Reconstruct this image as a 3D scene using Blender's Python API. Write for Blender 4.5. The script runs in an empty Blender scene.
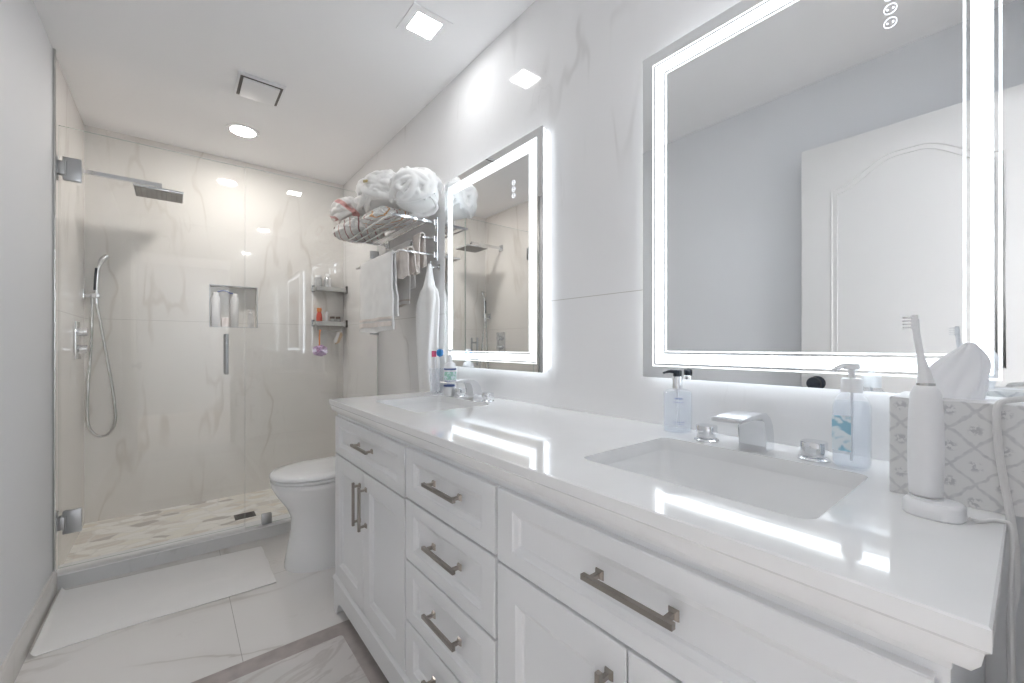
import bpy, bmesh, math, random
from mathutils import Vector, Matrix, noise
PI = math.pi
S = bpy.context.scene
C = S.collection
# ------------------------------------------------------------------ camera, world, exposure, sources
CAM_H = 1.10
cd = bpy.data.cameras.new('camera'); cam = bpy.data.objects.new('camera', cd); C.objects.link(cam)
cam.location = (0, 0, CAM_H); cam.rotation_euler = (PI/2, 0, -math.radians(38.82))
cd.sensor_width = 36; cd.lens = 417.6/1024*36; cd.shift_y = 4.5/1024; cd.clip_start = 0.01
S.camera = cam
S.view_settings.view_transform = 'Standard'; S.view_settings.look = 'None'
S.view_settings.gamma = 1; S.view_settings.use_curve_mapping = False
S.view_settings.exposure = 2.0
S.cycles.use_denoising = True
S.cycles.max_bounces = 14; S.cycles.diffuse_bounces = 8; S.cycles.glossy_bounces = 8
S.cycles.transparent_max_bounces = 24; S.cycles.transmission_bounces = 8
S.cycles.sample_clamp_indirect = 6
S.cycles.caustics_reflective = False; S.cycles.caustics_refractive = False
w = bpy.data.worlds.new('daylight'); S.world = w; w.use_nodes = True
w.node_tree.nodes['Background'].inputs[0].default_value = (0.93, 0.96, 1.0, 1)
w.node_tree.nodes['Background'].inputs[1].default_value = 1.0
# strength of the unseen fill panel added in the room behind the camera
HALL_FILL = 9.0
LIGHT_SQ, LIGHT_RD, LED_F, LED_B = 15.0, 50.0, 1.3, 1.9

# ------------------------------------------------------------------ room numbers
L, W, CE, BY, FY = -0.426, 1.07, 2.42, 3.54, -0.14
GY = 2.783            # glass line
SF = 0.04             # shower floor height
CT = 0.878            # counter top
MX = 1.035            # mirror face

# ------------------------------------------------------------------ material helpers
def mat_new(name):
    m = bpy.data.materials.new(name); m.use_nodes = True
    return m, m.node_tree, m.node_tree.nodes['Principled BSDF']
def mat(name, col, rough=0.5, metal=0.0, bump=0, bscale=200, coat=0, spec=0.5, var=0.0, vscale=6, sheen=0):
    m, t, b = mat_new(name)
    b.inputs['Base Color'].default_value = (*col, 1); b.inputs['Roughness'].default_value = rough
    b.inputs['Metallic'].default_value = metal; b.inputs['Coat Weight'].default_value = coat
    b.inputs['Specular IOR Level'].default_value = spec
    if sheen: b.inputs['Sheen Weight'].default_value = sheen
    tc = t.nodes.new('ShaderNodeTexCoord')
    n = t.nodes.new('ShaderNodeTexNoise'); n.inputs['Scale'].default_value = bscale; n.inputs['Detail'].default_value = 3
    t.links.new(tc.outputs['Object'], n.inputs['Vector'])
    if bump:
        bp = t.nodes.new('ShaderNodeBump'); bp.inputs['Strength'].default_value = bump; bp.inputs['Distance'].default_value = 0.0004
        t.links.new(n.outputs['Fac'], bp.inputs['Height']); t.links.new(bp.outputs['Normal'], b.inputs['Normal'])
    if var:
        n2 = t.nodes.new('ShaderNodeTexNoise'); n2.inputs['Scale'].default_value = vscale; n2.inputs['Detail'].default_value = 4
        t.links.new(tc.outputs['Object'], n2.inputs['Vector'])
        r = t.nodes.new('ShaderNodeValToRGB')
        r.color_ramp.elements[0].position = .3; r.color_ramp.elements[1].position = .7
        r.color_ramp.elements[0].color = (*[c*(1-var) for c in col], 1); r.color_ramp.elements[1].color = (*[min(1, c*(1+var*.3)) for c in col], 1)
        t.links.new(n2.outputs['Fac'], r.inputs[0]); t.links.new(r.outputs[0], b.inputs['Base Color'])
    return m
class NT:
    """tiny node writer"""
    def __init__(s, t): s.t = t
    def n(s, kind, **kw):
        x = s.t.nodes.new(kind)
        for k, v in kw.items(): setattr(x, k, v)
        return x
    def put(s, sock, v):
        if hasattr(v, 'links') or hasattr(v, 'is_output'): s.t.links.new(v, sock)
        else: sock.default_value = v
    def m(s, op, a, b=None, c=None, clamp=False):
        x = s.n('ShaderNodeMath', operation=op); x.use_clamp = clamp
        s.put(x.inputs[0], a)
        if b is not None: s.put(x.inputs[1], b)
        if c is not None: s.put(x.inputs[2], c)
        return x.outputs[0]
    def noise(s, vec, scale, detail=3, dist=0, rough=.5):
        x = s.n('ShaderNodeTexNoise'); s.put(x.inputs['Vector'], vec)
        x.inputs['Scale'].default_value = scale; x.inputs['Detail'].default_value = detail
        x.inputs['Distortion'].default_value = dist; x.inputs['Roughness'].default_value = rough
        return x.outputs['Fac']
    def rng(s, v, a, b, c=0., d=1.):
        x = s.n('ShaderNodeMapRange'); x.interpolation_type = 'SMOOTHSTEP'
        s.put(x.inputs[0], v)
        for i, q in enumerate((a, b, c, d)): x.inputs[i+1].default_value = q
        return x.outputs[0]
    def mix(s, f, a, b):
        x = s.n('ShaderNodeMix', data_type='RGBA'); s.put(x.inputs[0], f)
        s.put(x.inputs[6], (*a, 1) if isinstance(a, tuple) else a); s.put(x.inputs[7], (*b, 1) if isinstance(b, tuple) else b)
        return x.outputs[2]
    def mapping(s, vec, loc=(0, 0, 0), rot=(0, 0, 0), sc=(1, 1, 1)):
        x = s.n('ShaderNodeMapping'); s.put(x.inputs[0], vec)
        x.inputs[1].default_value = loc; x.inputs[2].default_value = rot; x.inputs[3].default_value = sc
        return x.outputs[0]
def marble(name, base, vein, seed=0, joints=(), rough=.08, sc=.55, amount=.8, rot=(.5, .6, .4), warm=None, jcol=(.55, .53, .5), width=.02, st=(1, 1.9, .9), dist=.9, det=6):
    m, t, b = mat_new(name); N = NT(t)
    co = N.n('ShaderNodeTexCoord').outputs['Object']
    v = N.mapping(co, (seed*3.1, seed*1.7, seed*2.3), rot, tuple(sc*k for k in st))
    f = N.noise(v, 1.3, det, dist, .45)
    v1 = N.rng(N.m('ABSOLUTE', N.m('SUBTRACT', f, .5)), 0., width, 1., 0.)
    soft = N.rng(N.m('ABSOLUTE', N.m('SUBTRACT', f, .5)), 0., .1, 1., 0.)
    mask = N.rng(N.noise(N.mapping(co, (seed*5.1, 2, 1)), 1.6, 2), .42, .62)
    f2 = N.noise(N.mapping(v, (4, 8, 1)), 3.2, 5, 1.2)
    v2 = N.m('MULTIPLY', N.rng(N.m('ABSOLUTE', N.m('SUBTRACT', f2, .5)), 0., .012, .45, 0.), N.rng(N.noise(co, 2.3, 2), .5, .7))
    tot = N.m('MULTIPLY', N.m('ADD', N.m('MULTIPLY', v1, mask), v2, clamp=True), amount)
    tot = N.m('ADD', tot, N.m('MULTIPLY', N.m('MULTIPLY', soft, mask), .28*amount), clamp=True)
    cl = N.rng(N.noise(co, 1.1, 3), .35, .65)
    base2 = warm or tuple(c*.95 for c in base)
    col = N.mix(tot, N.mix(cl, base, base2), vein)
    if joints:
        sep = N.n('ShaderNodeSeparateXYZ'); t.links.new(co, sep.inputs[0]); j = None
        for ax, val in joints:
            q = N.m('LESS_THAN', N.m('ABSOLUTE', N.m('SUBTRACT', sep.outputs[ax], val)), .0011)
            j = q if j is None else N.m('MAXIMUM', j, q)
        col = N.mix(j, col, jcol)
    t.links.new(col, b.inputs['Base Color']); b.inputs['Roughness'].default_value = rough
    return m
def emit(name, col, s):
    m, t, b = mat_new(name); b.inputs['Base Color'].default_value = (.9, .9, .9, 1)
    b.inputs['Emission Color'].default_value = (*col, 1); b.inputs['Emission Strength'].default_value = s
    return m
def glass(name, tint=(.985, .995, .99), ior=1.5, rough=0.0, diff=None, df=0.0, both=1.0):
    m = bpy.data.materials.new(name); m.use_nodes = True; t = m.node_tree; t.nodes.clear(); N = NT(t)
    out = N.n('ShaderNodeOutputMaterial'); tr = N.n('ShaderNodeBsdfTransparent'); tr.inputs[0].default_value = (*tint, 1)
    gl = N.n('ShaderNodeBsdfGlossy'); gl.inputs['Roughness'].default_value = rough
    fr = N.n('ShaderNodeFresnel'); fr.inputs[0].default_value = ior
    ge = N.n('ShaderNodeNewGeometry'); mx = N.n('ShaderNodeMixShader')      # a thin sheet: only its outer face mirrors
    t.links.new(N.m('MULTIPLY', N.m('MULTIPLY', fr.outputs[0], both, clamp=True), N.m('SUBTRACT', 1.0, ge.outputs['Backfacing'])), mx.inputs[0])
    src = tr.outputs[0]
    if diff:
        d0 = N.n('ShaderNodeBsdfDiffuse'); d0.inputs[0].default_value = (*diff, 1)
        d1 = N.n('ShaderNodeBsdfTranslucent'); d1.inputs[0].default_value = (*diff, 1)
        d = N.n('ShaderNodeAddShader') if False else N.n('ShaderNodeMixShader'); d.inputs[0].default_value = .5
        t.links.new(d0.outputs[0], d.inputs[1]); t.links.new(d1.outputs[0], d.inputs[2])
        m2 = N.n('ShaderNodeMixShader'); m2.inputs[0].default_value = df
        t.links.new(tr.outputs[0], m2.inputs[1]); t.links.new(d.outputs[0], m2.inputs[2]); src = m2.outputs[0]
    t.links.new(src, mx.inputs[1]); t.links.new(gl.outputs[0], mx.inputs[2])
    t.links.new(mx.outputs[0], out.inputs[0]); return m

M = {}
M['paint'] = mat('wall_paint', (.76, .77, .79), .55, bump=.15, bscale=400)
M['ceiling'] = mat('ceiling_paint', (.92, .92, .925), .7, bump=.1, bscale=300)
M['base'] = marble('baseboard_tile', (.66, .64, .62), (.5, .48, .46), 4, rough=.2)
JT = ((2, 1.265),)
M['tile_r'] = marble('wall_marble_right', (.84, .835, .835), (.56, .545, .53), 5, JT, rough=.06, warm=(.82, .815, .815), amount=.42, rot=(.55, 0, 0), sc=.75, st=(1, 1.7, .55), width=.013, dist=.35, det=4)
M['tile_b'] = marble('wall_marble_back', (.83, .81, .785), (.62, .58, .53), 19, JT, rough=.05, warm=(.79, .77, .74), amount=.5, width=.012, rot=(0, .55, 0), sc=.85, st=(1.6, 1, .5), dist=.35, det=4)
M['tile_l'] = marble('wall_marble_left', (.85, .82, .79), (.6, .55, .5), 3, JT, rough=.07, warm=(.83, .80, .77), rot=(.6, 0, 0), sc=.8, st=(1, 1.6, .6), amount=.45, dist=.35, det=4)
M['floor'] = marble('floor_marble', (.80, .78, .765), (.60, .57, .54), 12, ((0, .182), (1, 2.29), (1, 1.09), (0, -.42)), rough=.16, sc=.8, warm=(.76, .74, .72), jcol=(.45, .43, .41))
M['curb'] = marble('curb_marble', (.62, .63, .63), (.45, .45, .45), 2, rough=.15, sc=1.2, warm=(.68, .68, .68))
M['chrome'] = mat('chrome', (.80, .81, .83), .08, 1.0, var=.04)
M['steel'] = mat('brushed_steel', (.62, .62, .61), .25, 1.0, var=.08)
M['hinge'] = mat('satin_hinge_steel', (.50, .51, .52), .32, 1.0, var=.06)
M['nickel'] = mat('brushed_nickel', (.37, .34, .31), .28, 1.0, var=.1, vscale=20)
M['white'] = mat('white_lacquer', (.80, .805, .815), .28, var=.01)
M['quartz'] = mat('white_quartz', (.86, .86, .86), .06, coat=.3, var=.02, vscale=14)
M['ceramic'] = mat('ceramic', (.84, .845, .85), .07, coat=.5, var=.01)
M['basin'] = mat('basin_ceramic', (.88, .88, .88), .12, var=.01)
M['plastic'] = mat('white_plastic', (.82, .82, .83), .3, var=.01)
M['cable'] = mat('white_cable', (.72, .71, .70), .35, var=.02)
M['doorp'] = mat('door_paint', (.80, .79, .78), .4, var=.01)
M['dark'] = mat('black_plastic', (.015, .02, .03), .25, var=.1)
M['darkmetal'] = mat('dark_bronze', (.10, .09, .085), .35, .6, var=.1)
M['terry'] = mat('white_terry', (.90, .90, .89), .95, bump=.7, bscale=500, sheen=.3, var=.02)
M['terrymat'] = mat('mat_terry', (.86, .85, .84), .95, bump=.5, bscale=450, sheen=.2, var=.02)
M['beige'] = mat('beige_terry', (.83, .77, .72), .95, bump=.8, bscale=450, sheen=.2, var=.12, vscale=30)
M['tag'] = mat('khaki_label', (.42, .34, .15), .7, var=.1)
M['black'] = mat('black_tag', (.03, .025, .025), .6, var=.1)
M['tissue'] = mat('tissue_paper', (.9, .9, .92), .8, bump=.2, bscale=90, sheen=.1, var=.01)
M['mirror'] = mat('mirror_silver', (.93, .94, .945), 0.0, 1.0)
M['led'] = emit('led_front', (.84, .93, 1.0), LED_F)
M['ledline'] = emit('led_line', (.90, .96, 1.0), .45)
M['ledside'] = emit('led_side', (.92, .96, 1.0), LED_F*.5)
M['ledback'] = emit('led_back', (.84, .92, 1.0), LED_B)
M['icon'] = emit('icon_light', (.85, .9, 1.0), .35)
M['panel'] = emit('panel_light', (.98, .99, 1.0), LIGHT_SQ)
M['panelr'] = emit('round_light', (1.0, .95, .90), LIGHT_RD)
M['frost'] = mat('frosted_strip', (.62, .65, .67), .4, var=.02)
M['pane'] = glass('shower_glass', (.985, .99, .985), both=1.9)
M['paneedge'] = mat('glass_edge', (.60, .66, .63), .15, var=.02)
M['clear'] = glass('clear_plastic', (.975, .98, .99), 1.4, .02, (.88, .90, .95), .10)
M['liquid'] = glass('clear_gel', (.96, .975, .99), 1.12, .05, (.91, .935, .965), .25)
M['milky'] = glass('milky_plastic', (.96, .97, .98), 1.45, .1, (.86, .88, .9), .5)
M['pink'] = mat('pink_plastic', (.80, .12, .25), .4, var=.05)
M['blue'] = mat('blue_plastic', (.02, .22, .55), .35, var=.05)
M['navy'] = mat('navy_print', (.08, .12, .30), .5, var=.05)
M['green'] = mat('green_print', (.42, .66, .56), .5, var=.15, vscale=80)
M['red'] = mat('red_bottle', (.75, .10, .06), .35, var=.05)
M['orange'] = mat('orange_plastic', (.85, .30, .08), .4, var=.05)
M['purple'] = mat('lilac_mesh', (.55, .38, .58), .8, bump=1, bscale=300, var=.2, vscale=60)
M['tan'] = mat('tan_sponge', (.72, .55, .38), .9, bump=1, bscale=300, var=.2, vscale=60)
M['brown'] = mat('brown_lid', (.12, .08, .06), .4, var=.1)
M['grout'] = mat('nozzle_face', (.30, .29, .27), .5, .3, var=.1)

M['hallfloor'] = mat('hall_floor', (.62, .56, .50), .4, var=.1)
def label_blue(name='blue_label', col=(.30, .55, .68), sc=34):                 # label with white blotches
    m, t, b = mat_new(name); N = NT(t); co = N.n('ShaderNodeTexCoord').outputs['Object']
    a = N.noise(N.mapping(co, (1.3, .2, .1)), sc, 2, .6)
    t.links.new(N.mix(N.rng(a, .46, .56), col, (.78, .85, .89)), b.inputs['Base Color']); b.inputs['Roughness'].default_value = .4
    return m
M['bluelabel'] = label_blue(); M['green'] = label_blue('green_label', (.35, .62, .52), 70)
def pebble():
    m, t, b = mat_new('shower_pebble_mosaic'); N = NT(t); co = N.n('ShaderNodeTexCoord').outputs['Object']
    wob = N.n('ShaderNodeVectorMath', operation='ADD'); nz = N.n('ShaderNodeTexNoise'); nz.inputs['Scale'].default_value = 9
    t.links.new(co, nz.inputs['Vector']); sc = N.n('ShaderNodeVectorMath', operation='SCALE'); t.links.new(nz.outputs['Color'], sc.inputs[0]); sc.inputs[3].default_value = .05
    t.links.new(co, wob.inputs[0]); t.links.new(sc.outputs[0], wob.inputs[1])
    v = N.mapping(wob.outputs[0], (0, 0, 0), (0, 0, .15), (10, 20, 1))
    vo = N.n('ShaderNodeTexVoronoi'); vo.voronoi_dimensions = '2D'; t.links.new(v, vo.inputs['Vector']); vo.inputs['Scale'].default_value = 1
    ed = N.n('ShaderNodeTexVoronoi'); ed.voronoi_dimensions = '2D'; ed.feature = 'DISTANCE_TO_EDGE'; t.links.new(v, ed.inputs['Vector']); ed.inputs['Scale'].default_value = 1
    sp = N.n('ShaderNodeSeparateColor'); t.links.new(vo.outputs['Color'], sp.inputs[0])
    r = N.n('ShaderNodeValToRGB'); cr = r.color_ramp; cr.interpolation = 'CONSTANT'
    cols = [(0, (.86, .83, .76)), (.2, (.72, .67, .61)), (.34, (.90, .88, .84)), (.56, (.80, .74, .65)), (.68, (.52, .48, .45)), (.74, (.91, .89, .86)), (.9, (.72, .68, .63))]
    cr.elements[0].color = (*cols[0][1], 1); cr.elements[0].position = 0
    cr.elements[1].position = cols[1][0]; cr.elements[1].color = (*cols[1][1], 1)
    for p, c_ in cols[2:]:
        e = cr.elements.new(p); e.color = (*c_, 1)
    t.links.new(sp.outputs[0], r.inputs[0])
    e = N.rng(ed.outputs['Distance'], .03, .09)
    t.links.new(N.mix(e, (.80, .78, .74), r.outputs[0]), b.inputs['Base Color']); b.inputs['Roughness'].default_value = .4
    bp = N.n('ShaderNodeBump'); bp.inputs['Strength'].default_value = .4; bp.inputs['Distance'].default_value = .004
    t.links.new(N.rng(ed.outputs['Distance'], 0, .2), bp.inputs['Height']); t.links.new(bp.outputs[0], b.inputs['Normal'])
    return m
M['pebble'] = pebble()
def rugmat():
    m, t, b = mat_new('rug_marbled_weave'); N = NT(t); co = N.n('ShaderNodeTexCoord').outputs['Object']
    f = N.noise(N.mapping(co, (2, 1, 0), (0, 0, .8), (2.2, 4.5, 1)), 1.6, 5, 1.2)
    v = N.rng(N.m('ABSOLUTE', N.m('SUBTRACT', f, .5)), 0, .05, .5, 0)
    t.links.new(N.mix(v, N.mix(N.rng(N.noise(co, 3, 2), .4, .6), (.68, .65, .635), (.62, .61, .59)), (.47, .43, .41)), b.inputs['Base Color'])
    b.inputs['Roughness'].default_value = .6; return m
M['rug'] = rugmat()
M['rugedge'] = mat('rug_border_weave', (.45, .405, .39), .8, bump=.3, bscale=300, var=.18, vscale=18)
def trellis():
    m, t, b = mat_new('tissue_box_print'); N = NT(t); co = N.n('ShaderNodeTexCoord').outputs['Object']
    sp = N.n('ShaderNodeSeparateXYZ'); t.links.new(co, sp.inputs[0])
    y = N.m('ADD', sp.outputs[1], sp.outputs[0]); z = sp.outputs[2]; P_ = .050
    nz = N.m('MULTIPLY', N.m('SUBTRACT', N.noise(co, 90, 2), .5), .01)
    u = N.m('ADD', N.m('DIVIDE', N.m('ADD', N.m('ADD', y, z), nz), P_), 40.); v = N.m('ADD', N.m('DIVIDE', N.m('ADD', N.m('SUBTRACT', y, z), nz), P_), 40.3)
    fu = N.m('ABSOLUTE', N.m('SUBTRACT', N.m('FRACT', u), .5)); fv = N.m('ABSOLUTE', N.m('SUBTRACT', N.m('FRACT', v), .5))
    lat = N.m('MAXIMUM', N.rng(fu, .42, .48), N.rng(fv, .42, .48))
    r = N.m('SQRT', N.m('ADD', N.m('MULTIPLY', fu, fu), N.m('MULTIPLY', fv, fv)))
    spot = N.m('MULTIPLY', N.rng(r, .12, .27, 1, 0), N.rng(N.noise(co, 210, 2), .44, .56))
    tot = N.m('MAXIMUM', N.m('MULTIPLY', lat, N.m('ADD', N.m('MULTIPLY', N.noise(co, 130, 1), .7), .1)), N.m('MULTIPLY', spot, .75))
    t.links.new(N.mix(tot, (.76, .755, .75), (.46, .455, .475)), b.inputs['Base Color']); b.inputs['Roughness'].default_value = .45
    return m
M['trellis'] = trellis()
def striped(name, axis_rot, stripes, period, base=(.88, .87, .85)):
    """terry with woven stripes: stripes = [(pos, halfwidth, colour)] in metres along the rotated x axis"""
    m, t, b = mat_new(name); N = NT(t); co = N.n('ShaderNodeTexCoord').outputs['Object']
    sp = N.n('ShaderNodeSeparateXYZ'); t.links.new(N.mapping(co, (0, 0, 0), axis_rot), sp.inputs[0])
    x = N.m('ADD', sp.outputs[0], N.m('MULTIPLY', N.m('SUBTRACT', N.noise(co, 9, 2), .5), .02))
    if period: x = N.m('MULTIPLY', N.m('SUBTRACT', N.m('FRACT', N.m('ADD', N.m('DIVIDE', x, period), 50.)), .5), period)
    col = base
    for p, h, c_ in stripes:
        f = N.rng(N.m('ABSOLUTE', N.m('SUBTRACT', x, p)), h*.7, h*1.2, 1, 0)
        col = N.mix(f, col, c_)
    t.links.new(col, b.inputs['Base Color']); b.inputs['Roughness'].default_value = .95
    n = N.noise(co, 500, 2); bp = N.n('ShaderNodeBump'); bp.inputs['Strength'].default_value = .6; bp.inputs['Distance'].default_value = .0004
    t.links.new(n, bp.inputs['Height']); t.links.new(bp.outputs[0], b.inputs['Normal'])
    return m
M['stripe_a'] = striped('towel_mauve_stripes', (0, 0, .5), [(-.02, .004, (.45, .27, .27)), (.02, .003, (.62, .42, .38))], .085)
M['stripe_b'] = striped('towel_pink_band', (0, .9, .2), [(.02, .014, (.78, .46, .44)), (-.06, .004, (.6, .36, .34))], .0)
M['stripe_c'] = striped('towel_orange_stripes', (0, 0, -.5), [(.0, .004, (.70, .42, .22)), (.03, .003, (.5, .33, .32))], .075)
M['bordered'] = striped('towel_beige_band', (0, PI/2, 0), [(.0, .008, (.62, .55, .50)), (.03, .005, (.68, .62, .58))], .0, (.82, .81, .80))

# ------------------------------------------------------------------ mesh helpers
OFF = {}
def obj(name, bm, m, parent=None, smooth=True, angle=35, mats=None):
    me = bpy.data.meshes.new(name); bmesh.ops.recalc_face_normals(bm, faces=bm.faces)
    o = bpy.data.objects.new(name, me); C.objects.link(o)
    if parent is not None:
        off = OFF[parent.name]; bmesh.ops.translate(bm, verts=bm.verts, vec=-off); o.parent = parent; OFF[o.name] = off.copy()
    else: OFF[o.name] = Vector((0, 0, 0))
    bm.to_mesh(me); bm.free()
    for q in (mats or [m]): me.materials.append(q)
    if smooth: me.shade_smooth(); me.set_sharp_from_angle(angle=math.radians(angle))
    return o
def thing(name, label, cat, loc=(0, 0, 0), group=None):
    o = bpy.data.objects.new(name, None); C.objects.link(o); o.location = loc; OFF[o.name] = Vector(loc)
    o.empty_display_size = .05
    o['label'] = label; o['category'] = cat
    if group: o['group'] = group
    return o
def solo(name, bm, m, label, cat, group=None, kind=None, **k):
    """a thing that is one mesh; origin at its base"""
    vs = [v.co for v in bm.verts]
    off = Vector(((min(v.x for v in vs)+max(v.x for v in vs))/2, (min(v.y for v in vs)+max(v.y for v in vs))/2, min(v.z for v in vs)))
    bmesh.ops.translate(bm, verts=bm.verts, vec=-off)
    o = obj(name, bm, m, None, **k); o.location = off; OFF[o.name] = off
    o['label'] = label; o['category'] = cat
    if group: o['group'] = group
    if kind: o['kind'] = kind
    return o
def struct(name, bm, m, **k):
    o = obj(name, bm, m, None, **k); o['kind'] = 'structure'; return o
def join(bm, t, matx=None, mi=0):
    if matx is not None: bmesh.ops.transform(t, matrix=matx, verts=t.verts)
    mp = {}
    for v in t.verts: mp[v] = bm.verts.new(v.co)
    for f in t.faces:
        try: g = bm.faces.new([mp[v] for v in f.verts]); g.material_index = mi
        except ValueError: pass
    t.free()
def box(bm, x0, x1, y0, y1, z0, z1, bev=0, seg=2, mi=0, rot=None):
    t = bmesh.new(); bmesh.ops.create_cube(t, size=1)
    bmesh.ops.scale(t, vec=(x1-x0, y1-y0, z1-z0), verts=t.verts)
    if bev: bmesh.ops.bevel(t, geom=list(t.edges), offset=bev, segments=seg, affect='EDGES', profile=.5)
    mx = Matrix.Translation(((x0+x1)/2, (y0+y1)/2, (z0+z1)/2))
    if rot: mx = mx @ rot
    join(bm, t, mx, mi)
def loft(bm, rings, cap0=True, cap1=True, closed=True, mi=0):
    R = [[bm.verts.new(p) for p in r] for r in rings]
    n = len(R[0])
    for a, b in zip(R, R[1:]):
        for i in range(n if closed else n-1):
            j = (i+1) % n
            f = bm.faces.new((a[i], a[j], b[j], b[i])); f.material_index = mi
    if cap0: bm.faces.new(R[0][::-1]).material_index = mi
    if cap1: bm.faces.new(R[-1]).material_index = mi
    return R
AX = {'Z': (Vector((1, 0, 0)), Vector((0, 1, 0)), Vector((0, 0, 1))), 'X': (Vector((0, 1, 0)), Vector((0, 0, 1)), Vector((1, 0, 0))), 'Y': (Vector((1, 0, 0)), Vector((0, 0, 1)), Vector((0, 1, 0)))}
def lathe(bm, c, prof, n=28, axis='Z', sx=1, sy=1, cap0=True, cap1=True, mi=0, sup=1.0):
    """prof = [(radius, height)]; sup < 1 squares the section off"""
    a, b, h = AX[axis]; c = Vector(c); rings = []
    for r, z in prof:
        ring = []
        for i in range(n):
            t = 2*PI*i/n; ct, st = math.cos(t), math.sin(t)
            x = math.copysign(abs(ct)**sup, ct); y = math.copysign(abs(st)**sup, st)
            ring.append(c + a*(x*max(r, 1e-5)*sx) + b*(y*max(r, 1e-5)*sy) + h*z)
        rings.append(ring)
    loft(bm, rings, cap0, cap1, mi=mi)
def smooth_path(P, k=6, closed=False):
    P = [Vector(p) for p in P]; out = []; n = len(P)
    rng = range(n if closed else n-1)
    for i in rng:
        p0 = P[i-1] if (closed or i > 0) else P[i]; p1 = P[i]; p2 = P[(i+1) % n]
        p3 = P[(i+2) % n] if (closed or i+2 < n) else p2
        for s in range(k):
            t = s/k
            out.append(.5*((2*p1)+(-p0+p2)*t+(2*p0-5*p1+4*p2-p3)*t*t+(-p0+3*p1-3*p2+p3)*t**3))
    if not closed: out.append(P[-1])
    return out
def tube(bm, pts, r, n=10, closed=False, sq=False, mi=0):
    pts = [Vector(p) for p in pts]; m = len(pts); rings = []; nrm = None
    for i, p in enumerate(pts):
        a = pts[i-1] if (i > 0 or closed) else p; b = pts[(i+1) % m] if (i < m-1 or closed) else p
        tan = (b-a).normalized()
        if nrm is None:
            nrm = Vector((0, 0, 1)) if abs(tan.z) < .9 else Vector((1, 0, 0))
        nrm = (nrm - tan*nrm.dot(tan)).normalized(); bi = tan.cross(nrm)
        rr = r[i] if isinstance(r, (list, tuple)) else r
        nn = 4 if sq else n; o = PI/4 if sq else 0; k = 1.414 if sq else 1
        rings.append([p + (nrm*math.cos(2*PI*j/nn+o)+bi*math.sin(2*PI*j/nn+o))*rr*k for j in range(nn)])
    if closed: rings.append(rings[0]); 
    if closed:
        R = [[bm.verts.new(p) for p in r_] for r_ in rings[:-1]]; R.append(R[0]); q = len(R[0])
        for a, b in zip(R, R[1:]):
            for i in range(q): bm.faces.new((a[i], a[(i+1) % q], b[(i+1) % q], b[i])).material_index = mi
    else: loft(bm, rings, mi=mi)
def prism(bm, poly, axis, a0, a1, mi=0):
    """poly in the plane normal to axis: X->(y,z) Y->(x,z) Z->(x,y)"""
    def P(q, h): return {'X': (h, q[0], q[1]), 'Y': (q[0], h, q[1]), 'Z': (q[0], q[1], h)}[axis]
    loft(bm, [[P(q, a0) for q in poly], [P(q, a1) for q in poly]], mi=mi)
def rrect(x0, x1, y0, y1, r, n=6):
    out = []
    for cx, cy, a0 in ((x1-r, y1-r, 0), (x0+r, y1-r, PI/2), (x0+r, y0+r, PI), (x1-r, y0+r, 1.5*PI)):
        for i in range(n+1):
            a = a0+PI/2*i/n; out.append((cx+r*math.cos(a), cy+r*math.sin(a)))
    return out
def grid(bm, nu, nv, f, closed_u=False, mi=0):
    V = [[bm.verts.new(f(i/(nu-1), j/(nv-1))) for j in range(nv)] for i in range(nu)]
    for i in range(nu-1):
        for j in range(nv-1): bm.faces.new((V[i][j], V[i+1][j], V[i+1][j+1], V[i][j+1])).material_index = mi
    return V
def thick(bm, d):
    """give an open sheet real thickness: a second skin d behind it and a rim"""
    bm.normal_update(); vs = list(bm.verts); fs = list(bm.faces); mp = {}
    rim = [e for e in bm.edges if len(e.link_faces) == 1]
    rim = [(e.link_faces[0], e.verts[0], e.verts[1]) for e in rim]
    for v in vs: mp[v] = bm.verts.new(v.co-v.normal*d)
    for f in fs: bm.faces.new([mp[v] for v in reversed(f.verts)])
    for f, a, b in rim:
        l = [v for v in f.verts]; i = l.index(a)
        if l[(i+1) % len(l)] is not b: a, b = b, a
        bm.faces.new((b, a, mp[a], mp[b]))

# ================================================================== THE SETTING
bm = bmesh.new(); box(bm, L-.1, W+.1, FY-.1, BY+.1, -.1, 0); struct('floor', bm, M['floor'], smooth=False)
bm = bmesh.new(); box(bm, L-.1, W+.1, FY-.1, BY+.1, CE, CE+.1); struct('ceiling', bm, M['ceiling'], smooth=False)
bm = bmesh.new(); box(bm, L-.1, L, FY, 2.722, 0, CE); struct('wall_left', bm, M['paint'], smooth=False)
bm = bmesh.new(); box(bm, L-.1, L, 2.722, BY, 0, CE); struct('wall_left_shower', bm, M['tile_l'], smooth=False)
bm = bmesh.new(); box(bm, W, W+.1, FY, BY, 0, CE); struct('wall_right', bm, M['tile_r'], smooth=False)
# back wall with the niche cut in
NX0, NX1, NZ0, NZ1, ND = .182, .460, 1.235, 1.522, .09
bm = bmesh.new()
box(bm, L-.1, NX0, BY, BY+.12, 0, CE); box(bm, NX1, W+.1, BY, BY+.12, 0, CE)
box(bm, NX0, NX1, BY, BY+.12, 0, NZ0); box(bm, NX0, NX1, BY, BY+.12, NZ1, CE); box(bm, NX0, NX1, BY+ND, BY+.12, NZ0, NZ1)
struct('wall_back', bm, M['tile_b'], smooth=False)
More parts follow.
